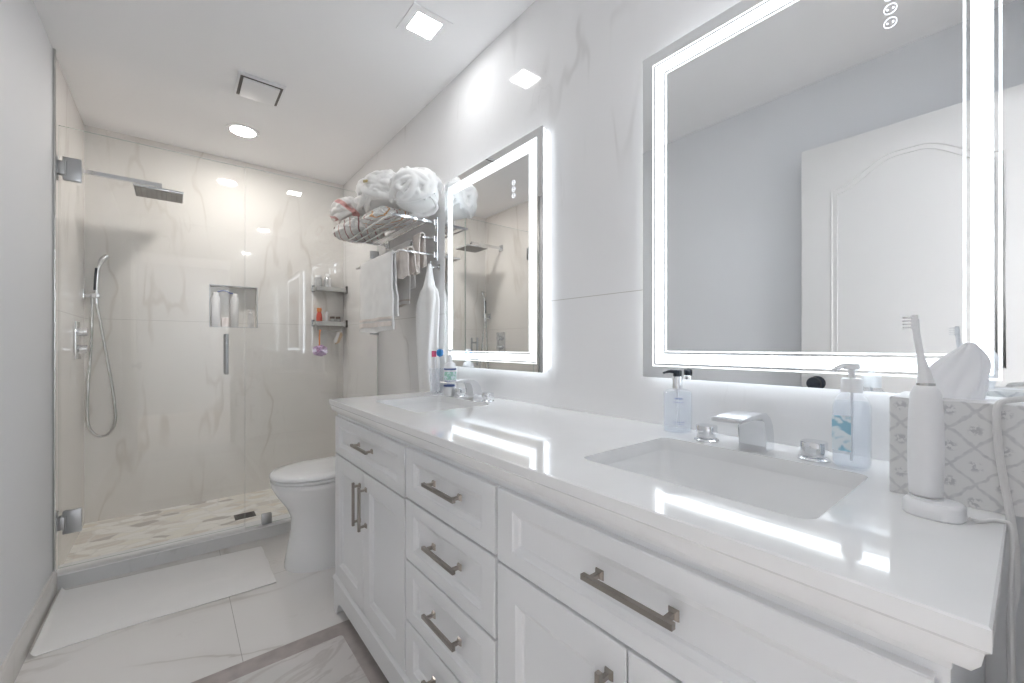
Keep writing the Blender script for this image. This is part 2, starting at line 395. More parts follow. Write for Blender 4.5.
# doorway wall behind the camera
DX0, DX1 = -.36, .48
bm = bmesh.new()
box(bm, L, DX0, FY-.1, FY, 0, CE); box(bm, DX1, W, FY-.1, FY, 0, CE); box(bm, DX0, DX1, FY-.1, FY, 2.06, CE)
struct('wall_front', bm, M['paint'], smooth=False)
bm = bmesh.new()
box(bm, DX0-.055, DX0, FY, FY+.012, 0, 2.115, .003); box(bm, DX1, DX1+.055, FY, FY+.012, 0, 2.115, .003); box(bm, DX0, DX1, FY, FY+.012, 2.06, 2.115, .003)
struct('trim_1', bm, M['doorp'])
bm = bmesh.new(); prism(bm, [(L, 0), (L+.014, 0), (L+.014, .088), (L+.008, .098), (L, .1)], 'Y', FY, 2.72); struct('baseboard_left', bm, M['base'])
# metal edge strip between paint and shower tile
bm = bmesh.new(); box(bm, L, L+.009, 2.716, 2.728, 0, CE, .001); struct('trim_2', bm, M['steel'])
# niche edging
bm = bmesh.new(); t_ = .004
box(bm, NX0-t_, NX0, BY-.002, BY, NZ0-t_, NZ1+t_); box(bm, NX1, NX1+t_, BY-.002, BY, NZ0-t_, NZ1+t_)
box(bm, NX0, NX1, BY-.002, BY, NZ1, NZ1+t_); box(bm, NX0, NX1, BY-.002, BY, NZ0-t_, NZ0)
struct('trim_3', bm, M['hinge'], smooth=False)
# shower floor and curb
bm = bmesh.new(); box(bm, L, W, 2.86, BY, 0, SF); struct('floor_shower', bm, M['pebble'], smooth=False)
bm = bmesh.new(); box(bm, L, W, 2.745, 2.86, 0, .064, .001); struct('trim_4', bm, M['curb'], smooth=False)
bm = bmesh.new(); box(bm, L, W, 2.740, 2.865, .064, .070, .001); struct('trim_5', bm, M['white'], smooth=False)

# the room behind the doorway: floor, walls, ceiling (its fill panel is added further down)
bm = bmesh.new(); box(bm, -1.6, 2.0, -3.3, FY-.1, -.1, 0); struct('floor_hall', bm, M['hallfloor'], smooth=False)
bm = bmesh.new(); box(bm, -1.6, 2.0, -3.3, FY-.1, CE, CE+.1); struct('ceiling_hall', bm, M['ceiling'], smooth=False)
bm = bmesh.new(); box(bm, -1.6, -1.5, -3.3, FY-.1, 0, CE); box(bm, 1.9, 2.0, -3.3, FY-.1, 0, CE); box(bm, -1.5, 1.9, -3.3, -3.2, 0, CE)
box(bm, -1.5, L-.1, FY-.1, FY-.05, 0, CE); box(bm, W+.1, 1.9, FY-.1, FY-.05, 0, CE); struct('wall_hall', bm, M['paint'], smooth=False)

# door, folded open against the left wall
def door():
    x0, x1, y0, y1, z0, z1 = -.335, -.300, -.06, .700, .012, 2.043
    root = thing('door', 'white painted arched-panel door standing open against the grey left wall', 'door', (-.3175, .32, z0))
    root.name = 'door_1'; OFF[root.name] = Vector(root.location); root['kind'] = 'structure'
    bm = bmesh.new(); box(bm, x0, x1, y0, y1, z0, z1, .003); obj('door_leaf', bm, M['doorp'], root)
    def arch(ya, yb, za, zs, zt):
        pts = [(ya, za), (yb, za), (yb, zs)]
        n = 24
        for i in range(1, n):
            s = i/n; y = yb+(ya-yb)*s
            u = min(s, 1-s)*2
            pts.append((y, zs+(zt-zs)*(.5-.5*math.cos(PI*min(1, u*1.15)))))
        pts.append((ya, zs)); return pts
    for k, (za, zs, zt) in enumerate(((1.02, 1.82, 1.925), (.20, .86, .86))):
        bm = bmesh.new()
        for ins, r in ((0, .004), (.020, .003)):
            pts = arch(.06+ins, .58-ins, za+ins, zs-ins, zt-ins)
            tube(bm, [(x1+.001, p[0], p[1]) for p in pts], r, 8, closed=True)
        obj('panel_moulding', bm, M['doorp'], root)
    bm = bmesh.new(); lathe(bm, (x1, .635, .925), [(.033, 0), (.033, .006), (.012, .010), (.012, .028), (.026, .036), (.031, .048), (.028, .060), (.012, .064)], 28, 'X')
    k = obj('door_knob', bm, M['dark'], root); k['label'] = 'black round door knob'
door()

# ================================================================== CEILING FITTINGS
def square_light(cx, cy, lab):
    r = thing('ceiling_light', lab, 'ceiling light', (cx, cy, CE-.004), group=None)
    o, i = .085, .052
    bm = bmesh.new()
    for a in range(1):
        rings = []
        for h, z in ((o, CE-.0005), (o, CE-.004), (i+.004, CE-.004), (i, CE-.002)):
            rings.append([(cx-h, cy-h, z), (cx+h, cy-h, z), (cx+h, cy+h, z), (cx-h, cy+h, z)])
        loft(bm, rings, cap0=True, cap1=False)
    obj('trim_ring', bm, M['ceiling'], r, smooth=False)
    bm = bmesh.new(); box(bm, cx-i, cx+i, cy-i, cy+i, CE-.003, CE-.0015); obj('diffuser', bm, M['panel'], r, smooth=False)
square_light(.797, 1.567, 'square recessed ceiling light above the vanity, between the two mirrors')
square_light(.775, .08, 'square recessed ceiling light above the doorway end of the vanity')
r = thing('ceiling_light', 'round recessed ceiling light glowing warm inside the shower', 'ceiling light', (.32, 3.03, CE-.006))
bm = bmesh.new(); lathe(bm, (.32, 3.03, CE), [(.088, -.0005), (.086, -.006), (.066, -.006), (.064, -.003)], 40, cap1=False); obj('trim_ring', bm, M['ceiling'], r)
bm = bmesh.new(); lathe(bm, (.32, 3.03, CE), [(.064, -.003), (.064, -.0045)], 40); obj('diffuser', bm, M['panelr'], r)
r = thing('ceiling_light', 'large square fill light panel added in the room behind the doorway', 'ceiling light', (1.2, -2.3, CE-.03))  # added, unseen panel that throws fill light through the doorway
bm = bmesh.new(); box(bm, .75, 1.65, -2.75, -1.85, CE-.03, CE-.0005, .004); obj('housing', bm, M['white'], r)
M['hallfill'] = emit('hall_fill_light', (.96, .98, 1.0), HALL_FILL)
bm = bmesh.new(); box(bm, .77, 1.63, -2.73, -1.87, CE-.032, CE-.0302); obj('diffuser', bm, M['hallfill'], r, smooth=False)
r = thing('ceiling_vent', 'white square exhaust fan cover on the ceiling in front of the shower', 'vent', (.335, 2.487, CE-.03))
bm = bmesh.new(); box(bm, .232, .438, 2.374, 2.6, CE-.010, CE-.0005, .003); obj('vent_frame', bm, M['white'], r)
bm = bmesh.new(); box(bm, .243, .427, 2.392, 2.583, CE-.0115, CE-.010); obj('vent_gap_shade', bm, M['darkmetal'], r)  # dark plate painting in the shaded gap around the cover
bm = bmesh.new(); box(bm, .256, .414, 2.398, 2.576, CE-.020, CE-.012, .002); obj('vent_cover', bm, M['white'], r)

# ================================================================== VANITY
FX, YA, YB, ZT = .526, .045, 1.812, .820
van = thing('vanity_cabinet', 'long white shaker double vanity cabinet under the quartz countertop', 'vanity', (.80, .93, 0))
bm = bmesh.new(); box(bm, FX+.0045, FX+.020, YA+.004, YB-.004, .15, ZT-.002); box(bm, W-.014, W-.002, YA+.004, YB-.004, .15, ZT-.002)
for a, b in ((YA+.004, YA+.020), (.682, .698), (1.121, 1.137), (YB-.020, YB-.004)): box(bm, FX+.0205, W-.0145, a, b, .1705, ZT-.002)
box(bm, FX+.0205, W-.0145, YA+.004, YB-.004, .152, .170)
obj('carcass', bm, M['white'], van, smooth=False)
# face frame stiles and rails stand level with the fronts
bm = bmesh.new(); x0, x1 = FX-.0, FX+.0043
for a, b in ((YA, .050), (.689, .692), (1.127, 1.131), (1.805, YB)): box(bm, x0, x1, a, b, .15, .8115)
box(bm, x0, x1, YA, YB, .8115, ZT-.002); box(bm, x0+.0005, x0+.03, YA-.001, YB+.001, .805, ZT-.001)
obj('face_frame', bm, M['white'], van, smooth=False)
# end panel with recessed centre (shower side)
def front(y0, y1, z0, z1, sy, sz):
    bm = bmesh.new(); rings = []
    for f_, ins, d in ((0, 0, -.004), (0, 0, .0155), (0, .0015, .017), (1, 0, .017), (1, .003, .0140), (1, .012, .0100), (1, .015, .0060)):
        x = FX-d+.004; a, b = sy*f_+ins, sz*f_+ins
        rings.append([(x, y0+a, z0+b), (x, y1-a, z0+b), (x, y1-a, z1-b), (x, y0+a, z1-b)])
    loft(bm, rings); return bm
XF = FX-.013                                 # outer face of the fronts
def handle(par, cy, cz, vert=False, ln=.152):
    bm = bmesh.new(); xo = XF-.025; h = ln/2; p = h-.014
    def q(s, x): return (x, cy, cz+s) if vert else (x, cy+s, cz)
    t = bmesh.new()
    tube(bm, [q(-h, xo), q(h, xo)], .0042, sq=True)
    for s in (-p, p):
        c_ = q(s, 0); tube(bm, [(xo, c_[1], c_[2]), (XF, c_[1], c_[2])], .0036, sq=True)
        tube(bm, [(XF-.006, c_[1], c_[2]), (XF-.003, c_[1], c_[2]), (XF, c_[1], c_[2])], [.0045, .0068, .0078], sq=True)
    t.free()
    o = obj('handle', bm, M['nickel'], par, smooth=False)
for y0, y1, z0, z1, hy in ((1.134, 1.803, .662, .810, 1.448),
                           (.695, 1.124, .668, .810, .892), (.695, 1.124, .494, .662, .892), (.695, 1.124, .322, .488, .892), (.695, 1.124, .158, .316, .892),
                           (.053, .686, .662, .810, .358)):
    d = obj('drawer', front(y0, y1, z0, z1, .048, .034), M['white'], van, angle=20)
    handle(d, hy, (z0+z1)/2+.010)
for y0, y1, hy in ((1.134, 1.4715, 1.443), (1.4745, 1.803, 1.503), (.053, .3685, .338), (.3715, .686, .402)):
    d = obj('door', front(y0, y1, .158, .656, .058, .058), M['white'], van, angle=20)
    handle(d, hy, .540, True)
# base rail with bracket feet
bm = bmesh.new()
prof = [(FX+.01, .06), (FX-.013, .06), (FX-.013, .128), (FX-.018, .135), (FX-.018, .142), (FX-.008, .150), (FX+.01, .150)]
prism(bm, prof, 'Y', YA-.004, YB+.012); obj('base_rail', bm, M['white'], van, angle=25)
for ya, yb, inn in ((1.764, 1.824, -1), (.041, .101, 1)):
    bm = bmesh.new()
    yo, yi = (yb, ya) if inn < 0 else (ya, yb)
    poly = [(yo, .0), (yo, .062), (yi+inn*.03, .062), (yi, .045), (yo+inn*.035, 0.0)]
    prism(bm, poly, 'X', FX-.013, FX+.04); obj('foot', bm, M['white'], van, angle=25)
    bm = bmesh.new(); prism(bm, poly, 'X', W-.06, W-.004); obj('foot', bm, M['white'], van, angle=25)
bm = bmesh.new()
for yy in (YB-.004,):
    loft(bm, [[(a, yy+d, z) for a, z in ((FX+.012+i, .152+i), (W-.004-i, .152+i), (W-.004-i, ZT-.004-i), (FX+.012+i, ZT-.004-i))] for i, d in ((0, 0), (0, .009), (.05, .009), (.056, .002))])
obj('end_panel', bm, M['white'], van, smooth=False)

# countertop with two cut-outs
B1 = (.625, .928, .172, .562); B2 = (.625, .928, 1.278, 1.668)
def counter():
    bm = bmesh.new(); x0, x1, y0, y1 = .499, W-.0005, .019, 1.838
    levels = [(0.002, 0), (0, -.002), (0, -.020), (.004, -.024), (.006, -.036), (.012, -.046), (.024, -.052), (.024, -.058)]
    R = [[bm.verts.new(p) for p in ((x0+i, y0+i, CT+z), (x1, y0+i, CT+z), (x1, y1-i, CT+z), (x0+i, y1-i, CT+z))] for i, z in levels]
    for a, b in zip(R, R[1:]):
        for i in range(4): bm.faces.new((a[i], a[(i+1) % 4], b[(i+1) % 4], b[i]))
    for lev, ring in ((0, R[0]), (1, R[-1])):
        edges = [bm.edges.get((ring[i], ring[(i+1) % 4])) for i in range(4)]; loops = []
        z = CT if lev == 0 else CT-.058
        for b_ in (B1, B2):
            vs = [bm.verts.new((x, y, z)) for x, y in rrect(*b_, .022)]
            edges += [bm.edges.new((vs[i], vs[(i+1) % len(vs)])) for i in range(len(vs))]; loops.append(vs)
        bmesh.ops.triangle_fill(bm, edges=edges, use_beauty=True, use_dissolve=False)
        if lev == 0: top = loops
        else:
            for A, B in zip(top, loops):
                for i in range(len(A)): bm.faces.new((A[i], A[(i+1) % len(A)], B[(i+1) % len(A)], B[i]))
    return bm
solo('countertop', counter(), M['quartz'], 'white polished quartz countertop with two rectangular sink cut-outs on the long vanity', 'countertop', angle=25)
def basin(b, lab):
    x0, x1, y0, y1 = b; r = thing('sink_basin', lab, 'sink', ((x0+x1)/2, (y0+y1)/2, CT-.16), group=None)
    bm = bmesh.new(); rings = []
    for ins, z, rr in ((.016, -.028, .03), (.0025, -.028, .022), (.003, -.055, .024), (.012, -.11, .035), (.035, -.138, .05), (.075, -.148, .06)):
        rings.append([(x, y, CT+z) for x, y in rrect(x0+ins if z < -.03 or ins < .01 else x0+.003, x1-(ins if z < -.03 or ins < .01 else .003), y0+(ins if z < -.03 or ins < .01 else .003), y1-(ins if z < -.03 or ins < .01 else .003), rr)])
    rings = rings[1:]
    loft(bm, rings, cap0=False, cap1=True)
    obj('bowl', bm, M['basin'], r, angle=50)
    bm = bmesh.new(); lathe(bm, ((x0+x1)/2+.02, (y0+y1)/2, CT-.148), [(.030, .0005), (.030, .003), (.022, .005), (.018, .003), (.004, .003)], 24); obj('drain', bm, M['chrome'], r)
basin(B1, 'white undermount sink basin beside the tissue box end of the countertop')
basin(B2, 'white undermount sink basin at the toilet end of the countertop')
def faucet(cy, lab):
    r = thing('faucet', lab, 'faucet', (.97, cy, CT))
    bm = bmesh.new()
    prof = [(.999, 0), (.998, .030), (.991, .053), (.978, .071), (.958, .082), (.935, .0845), (.880, .0825), (.832, .0795), (.829, .0755), (.833, .073), (.905, .0735), (.935, .0725), (.946, .066), (.953, .045), (.956, 0)]
    w_ = .0275
    prof2 = [(x, CT+z) for x, z in prof]
    prism(bm, prof2, 'Y', cy-w_, cy+w_)
    bmesh.ops.bevel(bm, geom=[e for e in bm.edges if abs(e.verts[0].co.y-e.verts[1].co.y) < 1e-6], offset=.0012, segments=2, affect='EDGES')
    obj('spout', bm, M['chrome'], r, angle=30)
    for s in (-1, 1):
        bm = bmesh.new(); yy = cy+s*.106
        lathe(bm, (.972, yy, CT), [(.027, 0), (.027, .003), (.024, .0055), (.013, .006), (.013, .010)], 32)
        lathe(bm, (.972, yy, CT), [(.013, .009), (.0205, .009), (.0215, .011), (.0215, .034), (.0205, .036)], 32, sup=.72)
        obj('faucet_handle', bm, M['chrome'], r, angle=30)
faucet(.372, 'chrome waterfall faucet with two knobs behind the sink nearer the tissue box')
faucet(1.468, 'chrome waterfall faucet with two knobs behind the sink nearer the toilet')

# ================================================================== LED MIRRORS
def led_mirror(y0, y1, z0, z1, lab):
    r = thing('led_mirror', lab, 'mirror', (W-.02, (y0+y1)/2, z0))
    bm = bmesh.new(); box(bm, MX, MX+.005, y0, y1, z0, z1); obj('mirror_glass', bm, M['mirror'], r, smooth=False)
    # lit and frosted bands on the glass: (inset from, inset to, material)
    def band(a, b, x, m, nm):
        bm = bmesh.new(); th = .0006
        def ring(i, xx): return [(xx, y0+i, z0+i), (xx, y1-i, z0+i), (xx, y1-i, z1-i), (xx, y0+i, z1-i)]
        R = loft(bm, [ring(a, x), ring(a, x-th), ring(b, x-th), ring(b, x), ring(a, x)], False, False)
        obj(nm, bm, m, r, smooth=False)
    band(.031, .0345, MX-.0002, M['ledline'], 'light_line')
    band(.040, .0650, MX-.0002, M['led'], 'light_band')
    band(.0705, .074, MX-.0002, M['ledline'], 'light_line')
    bm = bmesh.new(); box(bm, MX+.0055, MX+.016, y0+.004, y1-.004, z0+.004, z1-.004); obj('diffuser_edge', bm, M['ledside'], r, smooth=False)
    bm = bmesh.new(); box(bm, MX+.016, MX+.021, y0+.003, y1-.003, z0+.003, z1-.003); obj('aluminium_rim', bm, M['steel'], r, smooth=False)
    bm = bmesh.new(); i = .012; box(bm, MX+.0212, W-.001, y0+i, y1-i, z0+i, z1-i); obj('backlight', bm, M['ledback'], r, smooth=False)
    # touch icons
    for k in range(3):
        cz, cy = z1-.1585-.0256*k, y0+.166; bm = bmesh.new()
        tube(bm, [(MX-.0006, cy+.009*math.cos(t*PI/10), cz+.009*math.sin(t*PI/10)) for t in range(20)], .0007, 6, closed=True)
        for s in (-1, 1): lathe(bm, (MX-.0014, cy+s*.004, cz), [(.0016, 0), (.0016, .001)], 8, 'X')
        obj('touch_icon', bm, M['icon'], r)
led_mirror(-.002, .692, 1.013, 1.911, 'large backlit LED mirror beside the tissue box, reflecting the white arched door')
led_mirror(1.110, 1.815, 1.003, 1.901, 'backlit LED mirror above the far sink, reflecting the shower head')

# ================================================================== TOILET
def toilet():
    cy = 2.315; r = thing('toilet', 'white one-piece skirted toilet between the vanity and the shower curb', 'toilet', (.70, cy, 0))
    def egg(fx, rx, hw, z, n=40, mid=.60):
        out = []; cx = fx+(rx-fx)*.42
        for i in range(n):
            t = 2*PI*i/n; c_, s_ = math.cos(t), math.sin(t)
            if c_ < 0: x = cx+(cx-fx)*c_; y = hw*math.copysign(abs(s_)**.92, s_)
            else: x = cx+(rx-cx)*abs(c_)**.55; y = hw*math.copysign(abs(s_)**.6, s_)
            out.append((x, cy+y, z))
        return out
    bm = bmesh.new()
    loft(bm, [egg(*a) for a in ((.418, .93, .146, 0), (.418, .93, .146, .02), (.432, .92, .138, .10), (.447, .90, .128, .19), (.446, .90, .128, .25), (.425, .90, .140, .30), (.385, .90, .165, .36), (.362, .90, .178, .405), (.358, .90, .180, .428), (.364, .90, .176, .434))])
    obj('bowl', bm, M['ceramic'], r, angle=60)
    bm = bmesh.new(); loft(bm, [egg(*a) for a in ((.362, .86, .178, .437), (.356, .86, .182, .440), (.356, .86, .182, .449), (.362, .86, .178, .452))]); obj('seat', bm, M['ceramic'], r, angle=60)
    bm = bmesh.new(); loft(bm, [egg(*a) for a in ((.362, .86, .178, .4545), (.354, .86, .184, .458), (.354, .86, .184, .466), (.362, .855, .176, .474), (.41, .84, .14, .480), (.48, .80, .08, .482))]); obj('lid', bm, M['ceramic'], r, angle=60)
    bm = bmesh.new(); box(bm, .875, 1.062, cy-.19, cy+.19, .30, .73, .03, 4); obj('tank', bm, M['ceramic'], r, angle=50)
    bm = bmesh.new(); box(bm, .865, 1.064, cy-.197, cy+.197, .7305, .755, .01, 3); obj('tank_lid', bm, M['ceramic'], r, angle=50)
    bm = bmesh.new(); lathe(bm, (.965, cy, .755), [(.022, 0), (.022, .004), (.019, .006)], 24); obj('flush_button', bm, M['chrome'], r)
toilet()

# ================================================================== SHOWER
def pane(name, x0, x1, z0, z1, par):
    bm = bmesh.new(); box(bm, x0, x1, GY-.005, GY+.005, z0, z1, mi=0)
    bm.faces.ensure_lookup_table()
    for f in bm.faces:
        n = f.normal if f.normal.length else f.calc_center_median()
        f.normal_update()
        if abs(f.normal.y) < .5: f.material_index = 1
    return obj(name, bm, None, par, smooth=False, mats=[M['pane'], M['paneedge']])
gd = thing('shower_door', 'frameless clear glass shower door hinged on the left wall', 'shower door', (-.06, GY, .085))
pane('glass_pane', L+.008, .300, .085, 2.107, gd)
for z in (1.915, .290):
    bm = bmesh.new(); h = .052
    for y in (GY-.0125, GY+.0055): box(bm, -.404, -.343, y, y+.007, z-h, z+h, .0012)
    box(bm, L, L+.006, GY-.03, GY+.03, z-h, z+h, .001)
    box(bm, L+.002, -.396, GY-.0185, GY-.013, z-.030, z+.030, .001); box(bm, L+.002, -.404, GY+.0055, GY+.018, z-.030, z+.030, .001)
    tube(bm, [(-.394, GY-.017, z-.034), (-.394, GY-.017, z+.034)], .004, 10)
    obj('hinge', bm, M['hinge'], gd, angle=25)
bm = bmesh.new()
for s in (-1, 1):
    y = GY+s*.040; tube(bm, [(.215, y, .946), (.215, y, 1.166)], .0085, 14)
    for z in (.985, 1.127): tube(bm, [(.215, GY+s*.0055, z), (.215, y, z)], .007, 12)
obj('pull_handle', bm, M['hinge'], gd, angle=40)
gp = thing('glass_panel', 'fixed frameless glass shower panel joined to the marble right wall', 'glass panel', (.68, GY, .072))
pane('glass_pane', .304, W-.003, .0715, 2.112, gp)
for (x0, x1, z0, z1) in ((.385, .435, .0705, .128), (W-.052, W, 1.175, 1.225), (W-.052, W, 1.69, 1.74)):
    bm = bmesh.new()
    for y in (GY-.0125, GY+.0055): box(bm, x0, x1, y, y+.007, z0, z1, .001)
    obj('glass_clamp', bm, M['hinge'], gp, angle=25)
# rain shower
sa = thing('rain_shower_head', 'square chrome rain shower head on a long arm from the left shower wall', 'shower head', (L, 3.27, 2.0))
bm = bmesh.new(); box(bm, L, L+.008, 3.24, 3.30, 2.03, 2.09, .002)
tube(bm, [(L, 3.27, 2.06), (-.066, 3.27, 2.06)], .011, sq=True); box(bm, -.088, -.066, 3.259, 3.281, 2.03, 2.06)
lathe(bm, (-.077, 3.27, 0), [(.009, 2.018), (.009, 2.035)], 16)
obj('arm', bm, M['chrome'], sa, angle=30)
bm = bmesh.new(); box(bm, -.19, .036, 3.165, 3.375, 2.004, 2.018, .003); obj('head', bm, M['chrome'], sa, angle=30)
bm = bmesh.new()
for i in range(10):
    for j in range(9): lathe(bm, (-.19+.0226*(i+.5), 3.165+.0233*(j+.5), 2.0), [(.003, 0), (.005, .0042)], 8)
box(bm, -.186, .032, 3.169, 3.371, 2.002, 2.0042); obj('nozzle_face', bm, M['grout'], sa, smooth=False)
# hand shower
hs = thing('hand_shower', 'slim chrome hand shower with a looping hose in the back left shower corner', 'hand shower', (L, 3.47, .56))
bm = bmesh.new(); box(bm, L, L+.010, 3.443, 3.497, 1.375, 1.430, .002); tube(bm, [(L+.008, 3.47, 1.395), (-.375, 3.47, 1.395)], .012, 12)
box(bm, -.385, -.352, 3.455, 3.485, 1.385, 1.412, .003); obj('wall_holder', bm, M['chrome'], hs, angle=30)
bm = bmesh.new(); tube(bm, smooth_path([(-.366, 3.47, 1.35), (-.366, 3.47, 1.42), (-.364, 3.468, 1.50), (-.358, 3.464, 1.56), (-.345, 3.46, 1.605)]), .0095, 12)
tube(bm, smooth_path([(-.352, 3.462, 1.585), (-.338, 3.457, 1.615), (-.318, 3.452, 1.64)]), [.0095, .0105, .012, .0135, .0145, .015, .015, .015, .0148, .0145, .014, .013, .012], 14); obj('wand', bm, M['chrome'], hs, angle=40)
bm = bmesh.new(); tube(bm, [(-.3735, 3.4605, 1.43), (-.3715, 3.4595, 1.50), (-.3665, 3.456, 1.56)], .006, 8); obj('wand_grip', bm, M['dark'], hs)
hp = smooth_path([(-.385, 3.47, 1.385), (-.386, 3.468, 1.25), (-.392, 3.46, 1.02), (-.402, 3.45, .80), (-.398, 3.45, .64), (-.362, 3.45, .572), (-.315, 3.45, .575), (-.285, 3.45, .65), (-.292, 3.455, .80), (-.32, 3.462, 1.02), (-.348, 3.468, 1.22), (-.366, 3.47, 1.35)], 10)
bm = bmesh.new(); tube(bm, hp, .0075, 10); obj('hose', bm, M['steel'], hs)
# valve plate
vp = thing('shower_valve', 'chrome two-knob shower valve plate on the left shower wall', 'shower valve', (L, 3.27, 1.03))
bm = bmesh.new(); box(bm, L, L+.010, 3.205, 3.335, 1.03, 1.235, .003); obj('plate', bm, M['chrome'], vp, angle=30)
for z in (1.178, 1.082):
    bm = bmesh.new(); lathe(bm, (L+.010, 3.27, z), [(.024, 0), (.024, .035), (.020, .038)], 24, 'X'); tube(bm, [(L+.035, 3.27, z), (L+.035, 3.222, z+.004)], .005, 8); obj('knob', bm, M['chrome'], vp, angle=30)
# drain
bm = bmesh.new(); box(bm, .28, .39, 3.03, 3.12, SF, SF+.004, .001)
for i in range(5): box(bm, .295, .375, 3.041+i*.0155, 3.046+i*.0155, SF+.004, SF+.0055)
solo('shower_drain', bm, M['darkmetal'], 'small square metal drain grate set in the pebble shower floor', 'drain', smooth=False)

# corner shelves
def shelf(z, lab, bar=False):
    r = thing('shower_shelf', lab, 'shelf', (.95, 3.485, z))
    x0, x1, y0, y1 = .835, W, 3.430, BY
    bm = bmesh.new(); box(bm, x0, x1-.002, y0, y1-.001, z, z+.004)
    obj('shelf_plate', bm, M['steel'], r, smooth=False)
    bm = bmesh.new(); box(bm, x0, x1-.001, y0-.003, y0, z-.004, z+.030, .001); box(bm, x0-.003, x0, y0, y1-.001, z-.004, z+.030, .001)
    obj('front_rail', bm, M['steel'], r, smooth=False)
    bm = bmesh.new(); box(bm, x1-.014, x1, y0-.006, y0+.014, z-.014, z+.044, .002); obj('wall_bracket', bm, M['darkmetal'], r)
    bm = bmesh.new(); box(bm, x0-.006, x0+.014, y1-.012, y1, z-.008, z+.044, .002); obj('wall_bracket', bm, M['darkmetal'], r)
    if bar:
        bm = bmesh.new(); tube(bm, smooth_path([(x0+.01, y0+.01, z-.004), (x0+.01, y0+.005, z-.035), (x0+.03, y0, z-.045), (x1-.06, y0, z-.045), (x1-.04, y0+.005, z-.035), (x1-.04, y0+.01, z-.004)], 5), .0028, 8); obj('towel_bar', bm, M['steel'], r)
Z1, Z2 = 1.532, 1.262
shelf(Z1, 'upper chrome corner shelf in the shower holding one silver bottle')
shelf(Z2, 'lower chrome corner shelf in the shower with a hanging bar underneath', True)
def bottle(name, c, prof, m, lab, cat, sx=1, sy=1, sup=1, parts=(), group=None):
    r = thing(name, lab, cat, c, group)
    bm = bmesh.new(); lathe(bm, c, prof, 28, sx=sx, sy=sy, sup=sup); obj('body', bm, m, r, angle=50)
    for nm, pf, mm, kw in parts:
        bm = bmesh.new(); lathe(bm, c, pf, 24, **kw); obj(nm, bm, mm, r, angle=50)
    return r
zt = Z1+.0042
bottle('shampoo_bottle', (.935, 3.485, zt), [(.026, 0), (.028, .004), (.028, .095), (.02, .105)], M['chrome'], 'silver bottle with white cap on the upper shower shelf', 'bottle', parts=(('cap', [(.018, .105), (.018, .128), (.014, .132)], M['plastic'], {}),))
bottle('storage_jar', (.865, 3.49, zt), [(.024, 0), (.026, .004), (.026, .09), (.022, .097)], M['milky'], 'translucent milky jar at the left end of the upper shower shelf', 'jar', parts=(('cap', [(.024, .097), (.024, .112), (.02, .115)], M['plastic'], {}),))
zt = Z2+.0042
bottle('shampoo_bottle', (.872, 3.485, zt), [(.020, 0), (.022, .004), (.022, .06), (.018, .085), (.012, .1)], M['red'], 'red squeeze bottle on the lower shower shelf', 'bottle', sy=.7, parts=(('cap', [(.014, .1), (.017, .104), (.017, .128), (.013, .131)], M['orange'], {}),))
bottle('lotion_tube', (.925, 3.485, zt), [(.011, 0), (.012, .003), (.014, .06), (.013, .095)], M['plastic'], 'slim white tube standing beside the red bottle in the shower', 'tube', parts=(('cap', [(.008, .095), (.008, .108)], M['chrome'], {}),))
for x, y, lab in ((.966, 3.472, 'small glass jar with brown lid next to the slim white tube'), (1.012, 3.480, 'small glass jar with brown lid nearest the right wall')):
    bottle('cosmetic_jar', (x, y, zt), [(.018, 0), (.020, .003), (.020, .045), (.016, .05)], M['milky'], lab, 'jar', parts=(('lid', [(.018, .05), (.018, .066), (.015, .068)], M['brown'], {}),), group='brown lidded jars on the lower shower shelf')
# hung things under the lower shelf
br = thing('back_brush', 'orange-handled lilac mesh scrubber hanging from the lower shower shelf', 'scrubber', (.862, 3.425, 1.03))
bm = bmesh.new(); tube(bm, smooth_path([(.866, 3.427, 1.222), (.860, 3.418, 1.214), (.858, 3.421, 1.17), (.858, 3.424, 1.10)], 5), .006, 8); obj('brush_handle', bm, M['orange'], br)
bm = bmesh.new(); t = bmesh.new(); bmesh.ops.create_icosphere(t, subdivisions=4, radius=1)
for v in t.verts:
    p = v.co.normalized(); d = 1+.35*noise.noise(p*4.5)+.18*abs(noise.noise(p*11)); v.co = Vector((.862+p.x*.047*d, 3.42+p.y*.035*d, 1.065+p.z*.040*d))
join(bm, t); obj('mesh_puff', bm, M['purple'], br)
sp = thing('bath_mitt', 'tan and white exfoliating mitt hanging under the lower shower shelf', 'bath mitt', (1.0, 3.425, 1.12))
bm = bmesh.new(); poly = [(.975, 1.115), (1.002, 1.125), (1.028, 1.19), (1.018, 1.208), (.998, 1.20), (.985, 1.175), (.968, 1.13)]
prism(bm, poly, 'Y', 3.413, 3.425); obj('pad', bm, M['tan'], sp)
bm = bmesh.new(); prism(bm, [(x-.006 if i > 3 else x-.004, z+.003) for i, (x, z) in enumerate([(.972, 1.12), (.985, 1.125), (1.008, 1.19), (1.006, 1.205), (.996, 1.203), (.982, 1.178), (.966, 1.135)])], 'Y', 3.409, 3.4125); obj('back_pad', bm, M['plastic'], sp)
bm = bmesh.new(); tube(bm, smooth_path([(1.012, 3.419, 1.20), (1.02, 3.42, 1.225), (1.024, 3.43, 1.217)], 4), .0015, 6); obj('loop', bm, M['plastic'], sp)
